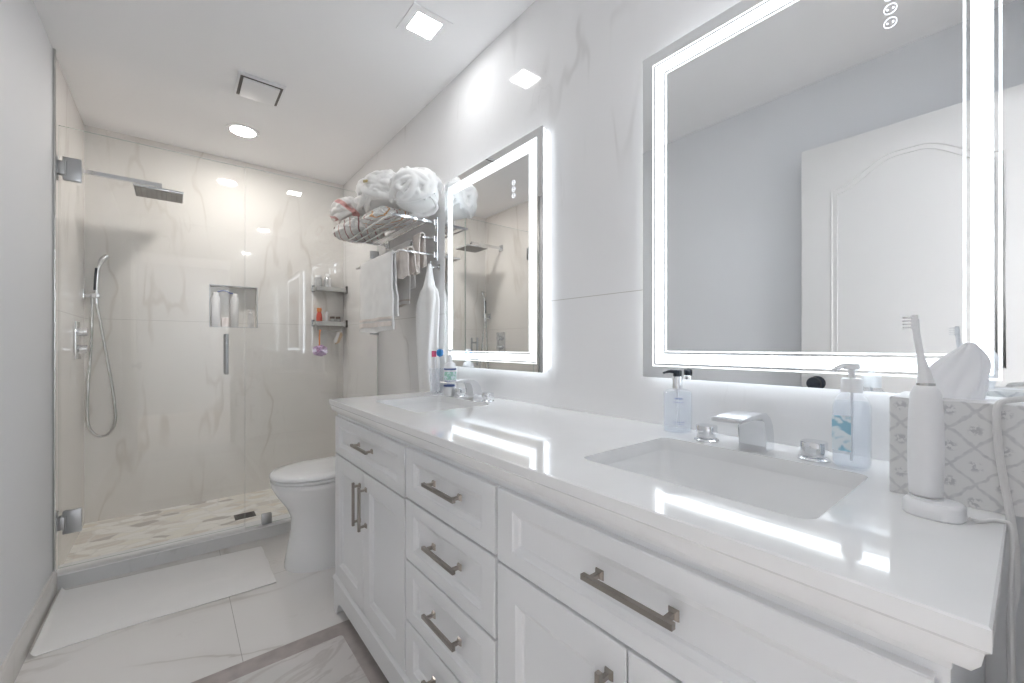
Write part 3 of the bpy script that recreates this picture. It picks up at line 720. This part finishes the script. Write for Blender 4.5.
# niche contents
nz = NZ0
for x, lab in ((.215, 'tall white bottle at the left side of the shower niche'), (.325, 'tall white bottle in the middle of the shower niche')):
    bottle('shampoo_bottle', (x, 3.565, nz), [(.022, 0), (.025, .004), (.027, .12), (.026, .20), (.020, .215)], M['plastic'], lab, 'bottle', parts=(('cap', [(.017, .215), (.017, .235), (.014, .238)], M['plastic'], {}),), group='tall white bottles in the shower niche')
r = thing('soap_box', 'small blush soap box between the tall white bottles in the niche', 'soap box', (.27, 3.56, nz))
bm = bmesh.new(); box(bm, .248, .292, 3.55, 3.58, nz, nz+.065, .004); obj('body', bm, mat('blush_card', (.74, .66, .62), .6, var=.05), r)
bm = bmesh.new(); tube(bm, smooth_path([(.225, 3.555, 1.478), (.262, 3.550, 1.488), (.30, 3.553, 1.474)], 5), .004, 8)
box(bm, .296, .316, 3.549, 3.557, 1.468, 1.478, .002)
solo('razor', bm, M['navy'], 'dark blue razor lying across the tall white bottles in the niche', 'razor')
bottle('pump_bottle', (.425, 3.57, nz), [(.018, 0), (.020, .003), (.020, .08), (.012, .095)], M['clear'], 'small clear bottle with white pump at the right of the shower niche', 'bottle', parts=(('pump', [(.013, .095), (.013, .108), (.004, .11), (.004, .125), (.012, .126), (.012, .132)], M['plastic'], {}),))

# ================================================================== TOWEL RACK
RZ, RY0, RY1 = 1.745, 1.955, 2.60
rk = thing('towel_rack', 'chrome hotel-style towel rack on the right wall over the toilet', 'towel rack', (.95, 2.28, 1.55))
for y in (RY0, RY1):
    bm = bmesh.new()
    box(bm, W-.008, W, y-.012, y+.012, 1.545, RZ+.03, .002); tube(bm, [(W-.006, y, RZ), (.815, y, RZ)], .006, sq=True)
    tube(bm, [(W-.006, y, 1.660), (.985, y, 1.660)], .005, 8); tube(bm, [(W-.006, y, 1.575), (.862, y, 1.575)], .005, 8)
    box(bm, W-.022, W-.008, y-.006, y+.006, 1.56, 1.59, .002); box(bm, W-.022, W-.008, y-.006, y+.006, 1.645, 1.675, .002); box(bm, W-.022, W-.008, y-.009, y+.009, RZ-.015, RZ+.015, .002)
    obj('side_bracket', bm, M['chrome'], rk, angle=30)
for x in (.818, .868, .918, .968, 1.018):
    bm = bmesh.new(); tube(bm, [(x, RY0, RZ+.001), (x, RY1, RZ+.001)], .005, 10); obj('shelf_rod', bm, M['chrome'], rk)
for x, z in ((.866, 1.575), (.990, 1.660), (.925, 1.575)):
    bm = bmesh.new(); tube(bm, [(x, RY0, z), (x, RY1, z)], .0055, 10); obj('hanging_bar', bm, M['chrome'], rk)
def drape(x, z, y0, y1, lf, lb, th, m, seed, flare=.006, r=.012, folds=5):
    """towel folded over a bar that runs along y; returns bmesh"""
    bm = bmesh.new(); nu, nv = 44, 40
    def f(u, v):
        y = y0+(y1-y0)*v
        tot = lf+PI*r+lb; s = u*tot
        if s < lf: px, pz, k = x-r, z-(lf-s), (lf-s)/max(lf, .01)
        elif s < lf+PI*r:
            a = (s-lf)/r; px, pz, k = x-r*math.cos(a), z+r*math.sin(a), 0
        else: px, pz, k = x+r, z-(s-lf-PI*r), (s-lf-PI*r)/max(lb, .01)
        sg = -1 if px < x else 1
        wv = math.sin(v*PI*folds+seed+2*noise.noise(Vector((v*3, pz*5, seed))))
        px += sg*k*flare + k*wv*.010 + .004*noise.noise(Vector((y*18, pz*18, seed)))
        y += (v-.5)*k*.02*math.sin(seed) + .008*k*noise.noise(Vector((pz*8, seed, u*3)))
        return Vector((px, y, pz + k*.006*math.sin(v*7+seed)))
    grid(bm, nu, nv, f); thick(bm, th); return bm
b = drape(.866, 1.578, 2.04, 2.50, .40, .33, .008, None, 1.3, folds=4)
o = solo('bath_towel', b, M['terry'], 'long white bath towel hanging from the outer lower rack bar', 'towel')
b = bmesh.new(); 
for zz, hh in ((1.215, .012), (1.245, .006)):
    def f2(u, v): 
        y = 2.045+.45*v; k = (1.578-zz)/.40
        wv = math.sin(v*PI*4+1.3+2*noise.noise(Vector((v*3, zz*5, 1.3))))
        return Vector((.866-.012-k*.006+k*wv*.010-.0075, y+(v-.5)*k*.02*math.sin(1.3), zz+(u-.5)*hh*2))
    grid(b, 3, 40, f2)
thick(b, .003)
p_ = obj('woven_band', b, M['beige'], o); p_['label'] = 'beige woven band near the hem'
solo('hand_towel', drape(.990, 1.663, 2.10, 2.44, .34, .25, .008, None, 2.2, folds=3), M['bordered'], 'white hand towel hanging from the inner upper rack bar', 'towel')
g_ = 'beige washcloths on the towel rack'
solo('washcloth', drape(.925, 1.586, 1.966, 2.060, .135, .11, .007, None, .4, folds=1.5, r=.020), M['beige'], 'short beige washcloth hung nearest the vanity end of the rack', 'washcloth', g_)
solo('washcloth', drape(.990, 1.672, 1.966, 2.045, .20, .16, .007, None, 2.9, folds=1.5, r=.016), M['beige'], 'short beige washcloth hung behind, closer to the right wall', 'washcloth', g_)
solo('washcloth', drape(.925, 1.586, 2.075, 2.27, .125, .11, .007, None, 1.9, folds=1.5, r=.020), M['beige'], 'short beige washcloth hung farther along over the long white towel', 'washcloth', g_)

def lump(c, size, seed, fdir=(1, 1, 1), amp=.16, freq=2.2, flat=None, pw=.8, sub=6, rot=0, sw=(0, .35, 1), nf=4.2):
    bm = bmesh.new(); bmesh.ops.create_icosphere(bm, subdivisions=sub, radius=1)
    fd = Vector(fdir); sv = Vector((seed*7.3, seed*3.1, seed*1.9)); R = Matrix.Rotation(rot, 3, 'Z')
    for v in bm.verts:
        p = v.co.normalized()
        q = Vector([math.copysign(abs(k)**pw, k) for k in p])
        wv = noise.noise_vector(p*1.1+sv)*.55
        a = Vector((p.x*fd.x, p.y*fd.y, p.z*fd.z))*freq + wv*freq + sv
        f1 = min(1, (abs(noise.noise(a))*2.4)**.7); f2 = min(1, (abs(noise.noise(a*1.9+sv))*2.4)**.7)
        ph = (p.x*sw[0]+p.y*sw[1]+p.z*sw[2])*nf + 3.4*noise.noise(p*1.25+sv*.7) + 1.1*noise.noise(p*3.1-sv)
        f0 = abs(math.sin(ph))**.55; md = .45+.9*abs(noise.noise(p*1.8+sv*1.3))
        d = 1 + amp*(f0*md*1.15+f1*.45+f2*.16-.75) + .16*noise.noise(p*1.3+sv)
        w_ = R @ Vector((q.x*size[0]*d, q.y*size[1]*d, q.z*size[2]*d))
        z = c[2]+w_.z
        if flat is not None and z < flat: z = flat+(z-flat)*.04
        v.co = Vector((min(c[0]+w_.x, W-.004), c[1]+w_.y, z))
    return bm
def bundle(c, size, seed, n, r, flat=None, bias=(-1, -.6, 0)):
    """cloth bundle: a core wrapped in broad overlapping folds, fused into one skin by the modifiers"""
    rnd = random.Random(seed); bm = bmesh.new(); c = Vector(c); size = Vector(size)
    t = bmesh.new(); bmesh.ops.create_icosphere(t, subdivisions=4, radius=1)
    for v in t.verts:
        p = v.co.normalized(); d = .80+.10*noise.noise(p*1.6+Vector((seed, 0, 0)))
        v.co = Vector([math.copysign(abs(k)**.85, k) for k in p])*d; v.co = Vector((c.x+v.co.x*size.x, c.y+v.co.y*size.y, c.z+v.co.z*size.z))
    join(bm, t); B = Vector(bias).normalized()
    for i in range(n):
        mid = (B*1.1+Vector((rnd.uniform(-1, 1), rnd.uniform(-1.1, 1.1), rnd.uniform(-.75, 1)))).normalized()
        dr = Vector((rnd.uniform(-.3, .3), rnd.uniform(.6, 1)*rnd.choice((-1, 1)), rnd.uniform(-.55, .55)))
        dr = (dr-mid*dr.dot(mid)).normalized(); L_ = rnd.uniform(.75, 1.35); m = 26; pts = []; rr = []
        side = mid.cross(dr); bend = rnd.uniform(-.5, .5)
        for k in range(m):
            a = (k/(m-1)-.5)*2; q = mid*math.cos(a*L_)+dr*math.sin(a*L_)+side*bend*a*a
            q = q.normalized(); q = Vector([math.copysign(abs(z)**.85, z) for z in q])*(.91+.07*noise.noise(q*3+Vector((i, 0, 0))))
            pts.append(Vector((c.x+q.x*size.x, c.y+q.y*size.y, c.z+q.z*size.z))); rr.append(r*(.75+.5*((i*37) % 10)/10)*rnd.uniform(.97, 1.03)*(.80+.25*math.sin(i*2.1+a*2))*max(.25, 1-abs(a)**5*.8))
        tube(bm, pts, rr, 14)
    for v in bm.verts:
        if flat is not None and v.co.z < flat: v.co.z = flat+(v.co.z-flat)*.05
        v.co.x = min(v.co.x, W-.006)
    return bm
def fuse(o, vox=.004, it=2):
    m = o.modifiers.new('fuse', 'REMESH'); m.mode = 'VOXEL'; m.voxel_size = vox; m.use_smooth_shade = True
    m = o.modifiers.new('soften', 'SMOOTH'); m.factor = .5; m.iterations = it
ST = RZ+.0085
o = solo('striped_towel', lump((.870, 2.555, ST+.045), (.128, .185, .048), 3, (1.6, .5, 1.4), .12, 1.5, ST-.0, .7), M['stripe_a'], 'white towel with thin mauve stripes folded at the far bottom of the rack pile', 'towel')
fuse(solo('striped_towel', bundle((.860, 2.575, ST+.150), (.145, .165, .080), 8, 14, .017, ST+.086, (-1, .0, .2)), M['stripe_b'], 'white towel with a broad pink band bunched on the mauve-striped towel', 'towel'))
b = bmesh.new(); box(b, .735, .739, 2.575, 2.61, ST+.098, ST+.155, .001, rot=Matrix.Rotation(.35, 4, 'X'))
t_ = obj('orange_tag', b, M['orange'], None)
bpy.data.objects.remove(t_)
o = solo('striped_towel', lump((.90, 2.205, ST+.038), (.105, .145, .036), 8, (1.6, .5, 1.4), .12, 1.5, ST, .7), M['stripe_c'], 'white towel with thin orange stripes folded under the white bathrobe', 'towel')
o = solo('bathrobe', bundle((.905, 2.235, ST+.166), (.150, .225, .116), 21, 24, .019, ST+.076), M['terry'], 'thick white terry bathrobe bundled on top of the towel pile', 'bathrobe'); fuse(o)
b = bmesh.new(); box(b, .752, .760, 2.115, 2.165, ST+.186, ST+.198, .001, rot=Matrix.Rotation(.25, 4, 'X'))
k_ = obj('neck_label', b, M['tag'], o); k_['label'] = 'khaki woven label'
fuse(solo('bath_towel', bundle((.935, 1.925, ST+.110), (.135, .130, .118), 33, 20, .017, ST, (-1, -1.0, -.3)), M['terry'], 'white bath towel rolled at the mirror end of the rack', 'towel'))

# robe on a hook
hk = thing('wall_hook', 'small chrome wall hook holding the hanging white robe', 'hook', (W-.01, 1.93, 1.50))
bm = bmesh.new(); lathe(bm, (W, 1.93, 1.51), [(.016, 0), (.016, -.006), (.006, -.008)], 20, 'X'); obj('rosette', bm, M['chrome'], hk)
bm = bmesh.new(); tube(bm, smooth_path([(W-.004, 1.93, 1.51), (W-.035, 1.93, 1.505), (W-.05, 1.93, 1.515), (W-.052, 1.93, 1.535)], 5), .005, 8); obj('peg', bm, M['chrome'], hk)
def robe():
    bm = bmesh.new(); rings = []; n = 90
    keys = [(1.520, .010, .008), (1.49, .017, .014), (1.45, .024, .020), (1.415, .034, .026), (1.375, .074, .032), (1.32, .090, .038), (1.12, .086, .036), (.98, .082, .036), (.82, .074, .036), (.60, .068, .036)]
    def kv(z):
        for (a, wa, da), (b_, wb, db) in zip(keys, keys[1:]):
            if z >= b_-1e-9: t = (a-z)/(a-b_); t = t*t*(3-2*t); return wa+(wb-wa)*t, da+(db-da)*t
        return keys[-1][1:]
    m = 70
    for i in range(m):
        z = 1.52-(1.52-.60)*i/(m-1); hw, hd = kv(z); k = min(1, (1.52-z)/.25); ring = []
        for j in range(n):
            t = 2*PI*j/n; f = 1+k*(.16*math.sin(t*5+2.5*noise.noise(Vector((math.cos(t)*1.5, math.sin(t)*1.5, z*2.5))))+.10*noise.noise(Vector((math.cos(t)*3, math.sin(t)*3, z*5))))
            cx = W-.006-.052-.0*k; ring.append((min(cx+hd*f*math.cos(t), W-.004), 1.93+hw*f*math.sin(t)+(.012+.014*math.sin((1.5-z)*5))*k, z))
        rings.append(ring)
    loft(bm, rings); return bm
solo('bathrobe', robe(), M['terry'], 'white robe hanging in folds from the wall hook beside the far mirror', 'bathrobe', angle=80)

# ================================================================== FLOOR TEXTILES
def mat_towel():
    bm = bmesh.new()
    def f(u, v):
        x = -.406+.770*v; y0 = 2.205+.01*math.sin(v*5); y1 = 2.716-.075*v
        y = y0+(y1-y0)*u
        z = .0035+.0025*abs(noise.noise(Vector((x*5, y*9, .3))))+.004*max(0, noise.noise(Vector((x*2.5, y*14, 4))))
        e = max(0, (.03-v)/.03); z += e*e*.018; x += e*.006+.006*noise.noise(Vector((1, y*8, 0)))*(v > .5)
        e2 = min(u, 1-u, v, 1-v)
        z -= .002*max(0, 1-e2/.02)
        return Vector((max(x, L+.016), y, z))
    grid(bm, 60, 110, f); thick(bm, .0035)
    lo = min(v.co.z for v in bm.verts)
    for v in bm.verts: v.co.z -= lo-.0003
    return bm
solo('bath_mat', mat_towel(), M['terrymat'], 'white terry bath mat laid along the shower curb', 'bath mat', angle=60)
rg = thing('rug', 'thin grey marbled rug with a taupe border in front of the vanity', 'rug', (.20, 1.0, 0))
bm = bmesh.new(); a = (-.20, .492, .36, 1.640)
box(bm, a[0], a[1], a[2], a[3], 0.0003, .0042); obj('centre_field', bm, M['rug'], rg, smooth=False)
bm = bmesh.new(); R_ = []
for ins, z in ((-.074, .0003), (-.074, .004), (-.070, .0055), (-.003, .0055), (.0, .0043), (0, .0003)):
    R_.append([(x, y, z) for x, y in rrect(a[0]+ins, a[1]-ins, a[2]+ins, a[3]-ins, .012 if ins > -.01 else .02)])
loft(bm, R_, False, False); obj('border', bm, M['rugedge'], rg, angle=30)

# ================================================================== ON THE COUNTER
# clear hand soap by the near faucet
c = (1.008, .572, CT)
r = thing('soap_dispenser', 'clear hand soap bottle with a black pump between the two mirrors', 'soap dispenser', c)
bm = bmesh.new(); lathe(bm, c, [(.028, 0), (.032, .003), (.0325, .10), (.031, .106), (.022, .111), (.013, .113)], 36, sup=.8); obj('bottle', bm, M['clear'], r, angle=50)
bm = bmesh.new(); lathe(bm, c, [(.028, .004), (.0305, .008), (.0305, .100), (.029, .103)], 36, sup=.8); obj('soap', bm, M['liquid'], r, angle=50)
bm = bmesh.new(); lathe(bm, c, [(.0125, .113), (.0125, .142), (.011, .144)], 24); obj('collar', bm, M['chrome'], r, angle=40)
bm = bmesh.new(); lathe(bm, c, [(.0105, .144), (.0105, .158), (.009, .160)], 20)
lathe(bm, (c[0]+.0, c[1]-.0, c[2]), [(.004, .14), (.004, .15)], 8)
tube(bm, smooth_path([(c[0]-.004, c[1], c[2]+.155), (c[0]-.018, c[1]+.010, c[2]+.157), (c[0]-.034, c[1]+.020, c[2]+.153)], 5), [.006, .006, .0055, .005, .005, .0045, .004, .0035, .003, .003, .0025], 10)
obj('pump_head', bm, M['dark'], r, angle=40)
bm = bmesh.new(); tube(bm, [(c[0], c[1], c[2]+.012), (c[0], c[1], c[2]+.113)], .002, 6); obj('dip_tube', bm, M['plastic'], r)
for zz, hh, wd in ((.088, .0035, .012), (.080, .0015, .016), (.03, .0015, .018), (.025, .001, .016)):
    bm = bmesh.new(); t0 = math.radians(215); 
    for s in range(6):
        a0 = t0+(s/6-.5)*wd/.0325*1.6; a1 = a0+wd/.0325*1.2/6
        P0 = [(c[0]+.0332*math.cos(q), c[1]+.0332*math.sin(q)) for q in (a0, a1)]
        vs = [bm.verts.new((P0[0][0], P0[0][1], CT+zz)), bm.verts.new((P0[1][0], P0[1][1], CT+zz)), bm.verts.new((P0[1][0], P0[1][1], CT+zz+hh)), bm.verts.new((P0[0][0], P0[0][1], CT+zz+hh))]; bm.faces.new(vs)
    bmesh.ops.remove_doubles(bm, verts=bm.verts, dist=1e-5); obj('printed_line', bm, M['navy'], r, smooth=False)
# sanitizer bottle
c = (.960, .205, CT)
r = thing('sanitizer_bottle', 'large clear gel pump bottle with a pale blue label right of the near faucet', 'pump bottle', c)
bm = bmesh.new(); prof = [(.028, 0), (.033, .005), (.034, .012), (.034, .112), (.031, .122), (.020, .136), (.013, .140)]
lathe(bm, c, prof, 40, sup=.62, sx=.66, sy=.80); obj('bottle', bm, M['clear'], r, angle=50)
bm = bmesh.new(); lathe(bm, c, [(.029, .005), (.0325, .010), (.0325, .112), (.029, .121)], 40, sup=.62, sx=.66, sy=.80); obj('gel', bm, M['liquid'], r, angle=50)
bm = bmesh.new(); box(bm, c[0]-.0236, c[0]-.0226, c[1]-.004, c[1]+.024, CT+.033, CT+.096, .0003); k_ = obj('front_label', bm, M['bluelabel'], r, smooth=False); k_['label'] = 'pale blue label'
bm = bmesh.new(); lathe(bm, c, [(.016, .138), (.016, .160), (.014, .163), (.005, .164), (.005, .180)], 24)
lathe(bm, (c[0], c[1], c[2]), [(.011, .179), (.013, .181), (.013, .188), (.010, .190)], 20)
tube(bm, smooth_path([(c[0], c[1], CT+.185), (c[0]-.012, c[1]+.010, CT+.186), (c[0]-.026, c[1]+.020, CT+.178)], 4), .0045, 8)
obj('pump_head', bm, M['plastic'], r, angle=40)
bm = bmesh.new(); tube(bm, [(c[0], c[1], c[2]+.012), (c[0], c[1], c[2]+.138)], .0025, 6); obj('dip_tube', bm, M['plastic'], r)

# tissue box
tb = thing('tissue_box', 'white tissue box with grey trellis and floral print at the counter end', 'tissue box', (.905, .025, CT))
bm = bmesh.new(); box(bm, .850, .972, -.095, .136, CT, CT+.145, .0015); obj('carton', bm, M['trellis'], tb, smooth=False)
def tissue():
    bm = bmesh.new()
    cx, cy, z0 = .905, .078, CT+.1455; n, m = 72, 26; rings = []
    for i in range(m):
        t = i/(m-1); h = .078*t; wd = .032*(1-t**2.6*.82)+.003; dp = .018*(1-t*.75)+.002; ring = []
        for j in range(n):
            a = 2*PI*j/n
            f = 1+.10*math.sin(a*5+t*3)+.08*math.sin(a*9-t*5)
            ring.append((cx+dp*f*math.cos(a)+.004*math.sin(t*3), cy-.022*t**1.3+wd*f*math.sin(a), z0+h*(1+.05*math.sin(a*2+1)*(t))))
        rings.append(ring)
    loft(bm, rings); return bm
obj('tissue_sheet', tissue(), M['tissue'], tb, angle=80)
bm = bmesh.new(); prism(bm, rrect(.885, .925, -.03, .122, .018), 'Z', CT+.1451, CT+.1455); obj('opening', bm, M['tissue'], tb)

# electric toothbrush
c = (.778, .088, CT); a_ = -0.4
tbx = thing('electric_toothbrush', 'white electric toothbrush standing in front of the tissue box', 'toothbrush', (c[0], c[1], CT+.013))
bm = bmesh.new(); lathe(bm, c, [(.013, .0232), (.0165, .026), (.0175, .05), (.0180, .09), (.0172, .13), (.0155, .158), (.0115, .168), (.0095, .1695)], 36); obj('handle_body', bm, M['plastic'], tbx, angle=60)
bm = bmesh.new(); lathe(bm, c, [(.0095, .1696), (.0095, .1725)], 24); obj('ring', bm, M['steel'], tbx)
bm = bmesh.new(); pts = [(c[0], c[1], CT+.1726), (c[0]+.0004, c[1]+.002, CT+.19), (c[0]+.001, c[1]+.006, CT+.215), (c[0]+.001, c[1]+.009, CT+.240), (c[0]+.001, c[1]+.010, CT+.258)]
sp_ = smooth_path(pts, 5); tube(bm, sp_, [.0092-(.0052*min(1, i/9)) for i in range(len(sp_))], 16); obj('brush_neck', bm, M['plastic'], tbx, angle=60)
bm = bmesh.new(); hx, hy, hz = c[0]+.001, c[1]+.010, CT+.256
box(bm, hx-.0045, hx+.0045, hy-.003, hy+.004, hz-.012, hz+.008, .002)
for i in range(4):
    for j in range(3): tube(bm, [(hx-.0033+.0022*j, hy+.003, hz-.009+.0045*i), (hx-.0033+.0022*j, hy+.0125, hz-.009+.0045*i)], .001, 6)
obj('brush_head', bm, M['plastic'], tbx, angle=40)
cb = thing('toothbrush_charger', 'white oval charging base under the electric toothbrush', 'charger', (c[0]-.006, c[1]-.006, CT))
bm = bmesh.new(); q_ = Matrix.Translation((c[0]-.004, c[1]-.008, CT)) @ Matrix.Rotation(-.15, 4, 'Z'); t = bmesh.new()
lathe(t, (0, 0, 0), [(.029, 0), (.031, .002), (.031, .016), (.028, .020), (.026, .0205)], 40, sx=.80, sy=.95, sup=.8); join(bm, t, q_)
lathe(bm, c, [(.0165, .0204), (.0165, .0228)], 30); obj('base', bm, M['plastic'], cb, angle=40)
zc = CT+.0022
bm = bmesh.new(); tube(bm, smooth_path([(c[0]-.006, c[1]-.040, CT+.006), (.785, .040, zc), (.800, .032, zc), (.803, .024, zc+.001), (.797, .0155, CT+.001), (.792, .0145, CT-.03), (.788, .0155, .80), (.792, .0145, .72), (.798, .0135, .60), (.802, .0135, .45), (.815, .02, .20)], 8), .0024, 8)
obj('power_cord', bm, M['cable'], cb)
# white charging cable over the tissue box
bm = bmesh.new()
tube(bm, smooth_path([(.955, -.085, CT+.150), (.935, -.055, CT+.150), (.905, -.035, CT+.151), (.885, -.018, CT+.156), (.862, .010, CT+.152), (.8455, .026, CT+.146), (.8425, .0285, CT+.120), (.8415, .026, CT+.08), (.8405, .0215, CT+.04), (.838, .0165, CT+.0), (.835, .0120, CT-.045), (.833, .0125, CT-.09), (.832, .0165, CT-.13), (.832, .0150, .66), (.835, .012, .55), (.842, .016, .40), (.85, .016, .15)], 8), .0040, 10)
solo('charging_cable', bm, M['cable'], 'thick white cable draped over the tissue box and down past the counter end', 'cable')
bm = bmesh.new(); tube(bm, smooth_path([(.900+.022*math.cos(t*PI/5), -.005+.016*math.sin(t*PI/5)-.012, CT+.166+.012*math.sin(t*PI/5+.6)) for t in range(10)], 3, True), .0022, 8, closed=True)
box(bm, .886, .912, -.040, -.020, CT+.1455, CT+.160, .003)
solo('cable_coil', bm, M['cable'], 'small white coiled cable and plug resting on the tissue box', 'cable')

# by the far sink
c = (.950, 1.745, CT)
g = thing('tumbler', 'clear glass tumbler holding brushes near the hanging robe', 'cup', c)
bm = bmesh.new(); lathe(bm, c, [(.029, 0), (.030, .002), (.032, .118), (.0305, .118), (.028, .006), (.001, .005)], 36); obj('glass_wall', bm, M['clear'], g, angle=50)
bm = bmesh.new()
tp = thing('toothpaste_tube', 'white toothpaste tube with a pink cap standing in the glass tumbler', 'toothpaste', (c[0]-.010, c[1]+.010, CT+.007))
bm = bmesh.new(); lathe(bm, (c[0]-.008, c[1]+.008, CT+.007), [(.004, 0), (.010, .002), (.013, .12), (.011, .160), (.005, .164)], 20, sx=.6); obj('tube_body', bm, M['plastic'], tp)
bm = bmesh.new(); lathe(bm, (c[0]-.008, c[1]+.008, CT+.007), [(.011, .1645), (.011, .190), (.010, .192)], 16); k_ = obj('cap', bm, M['pink'], tp); k_['label'] = 'pink cap'
tp = thing('toothbrush', 'blue-headed toothbrush leaning in the glass tumbler', 'toothbrush', (c[0], c[1], CT+.007))
bm = bmesh.new(); tube(bm, [(c[0]+.004, c[1]-.004, CT+.008), (c[0]+.008, c[1]-.014, CT+.178)], .004, 8); obj('brush_handle', bm, M['plastic'], tp)
bm = bmesh.new(); lathe(bm, (c[0]+.006, c[1]-.022, CT+.172), [(.004, 0), (.014, .006), (.017, .018), (.014, .032), (.005, .036)], 18); k_ = obj('brush_cover', bm, M['blue'], tp); k_['label'] = 'bright blue brush cover'
c = (.985, 1.680, CT)
r = thing('mouthwash_bottle', 'white pump bottle with navy and green print beside the glass tumbler', 'bottle', c)
bm = bmesh.new(); lathe(bm, c, [(.024, 0), (.027, .003), (.027, .125), (.022, .142), (.011, .148), (.011, .156)], 30, sup=.85); obj('body', bm, M['plastic'], r, angle=50)
bm = bmesh.new(); lathe(bm, c, [(.012, .157), (.012, .178), (.004, .180), (.004, .196), (.012, .197), (.012, .208)], 20); obj('pump', bm, M['plastic'], r, angle=50)
bm = bmesh.new(); lathe(bm, c, [(.0276, .112), (.0276, .120)], 30, sup=.85, cap0=False, cap1=False); obj('label_band', bm, M['navy'], r)
bm = bmesh.new(); lathe(bm, c, [(.0276, .068), (.0276, .104)], 30, sup=.85, cap0=False, cap1=False); obj('label_print', bm, M['green'], r)
c = (.950, 1.628, CT)
r = thing('cream_jar', 'small white cream jar with a navy rim beside the far faucet', 'jar', c)
bm = bmesh.new(); lathe(bm, c, [(.023, 0), (.025, .002), (.025, .040), (.023, .042)], 28); obj('body', bm, M['plastic'], r)
bm = bmesh.new(); lathe(bm, c, [(.0255, .0422), (.0255, .047), (.024, .050)], 28); obj('lid', bm, M['navy'], r)
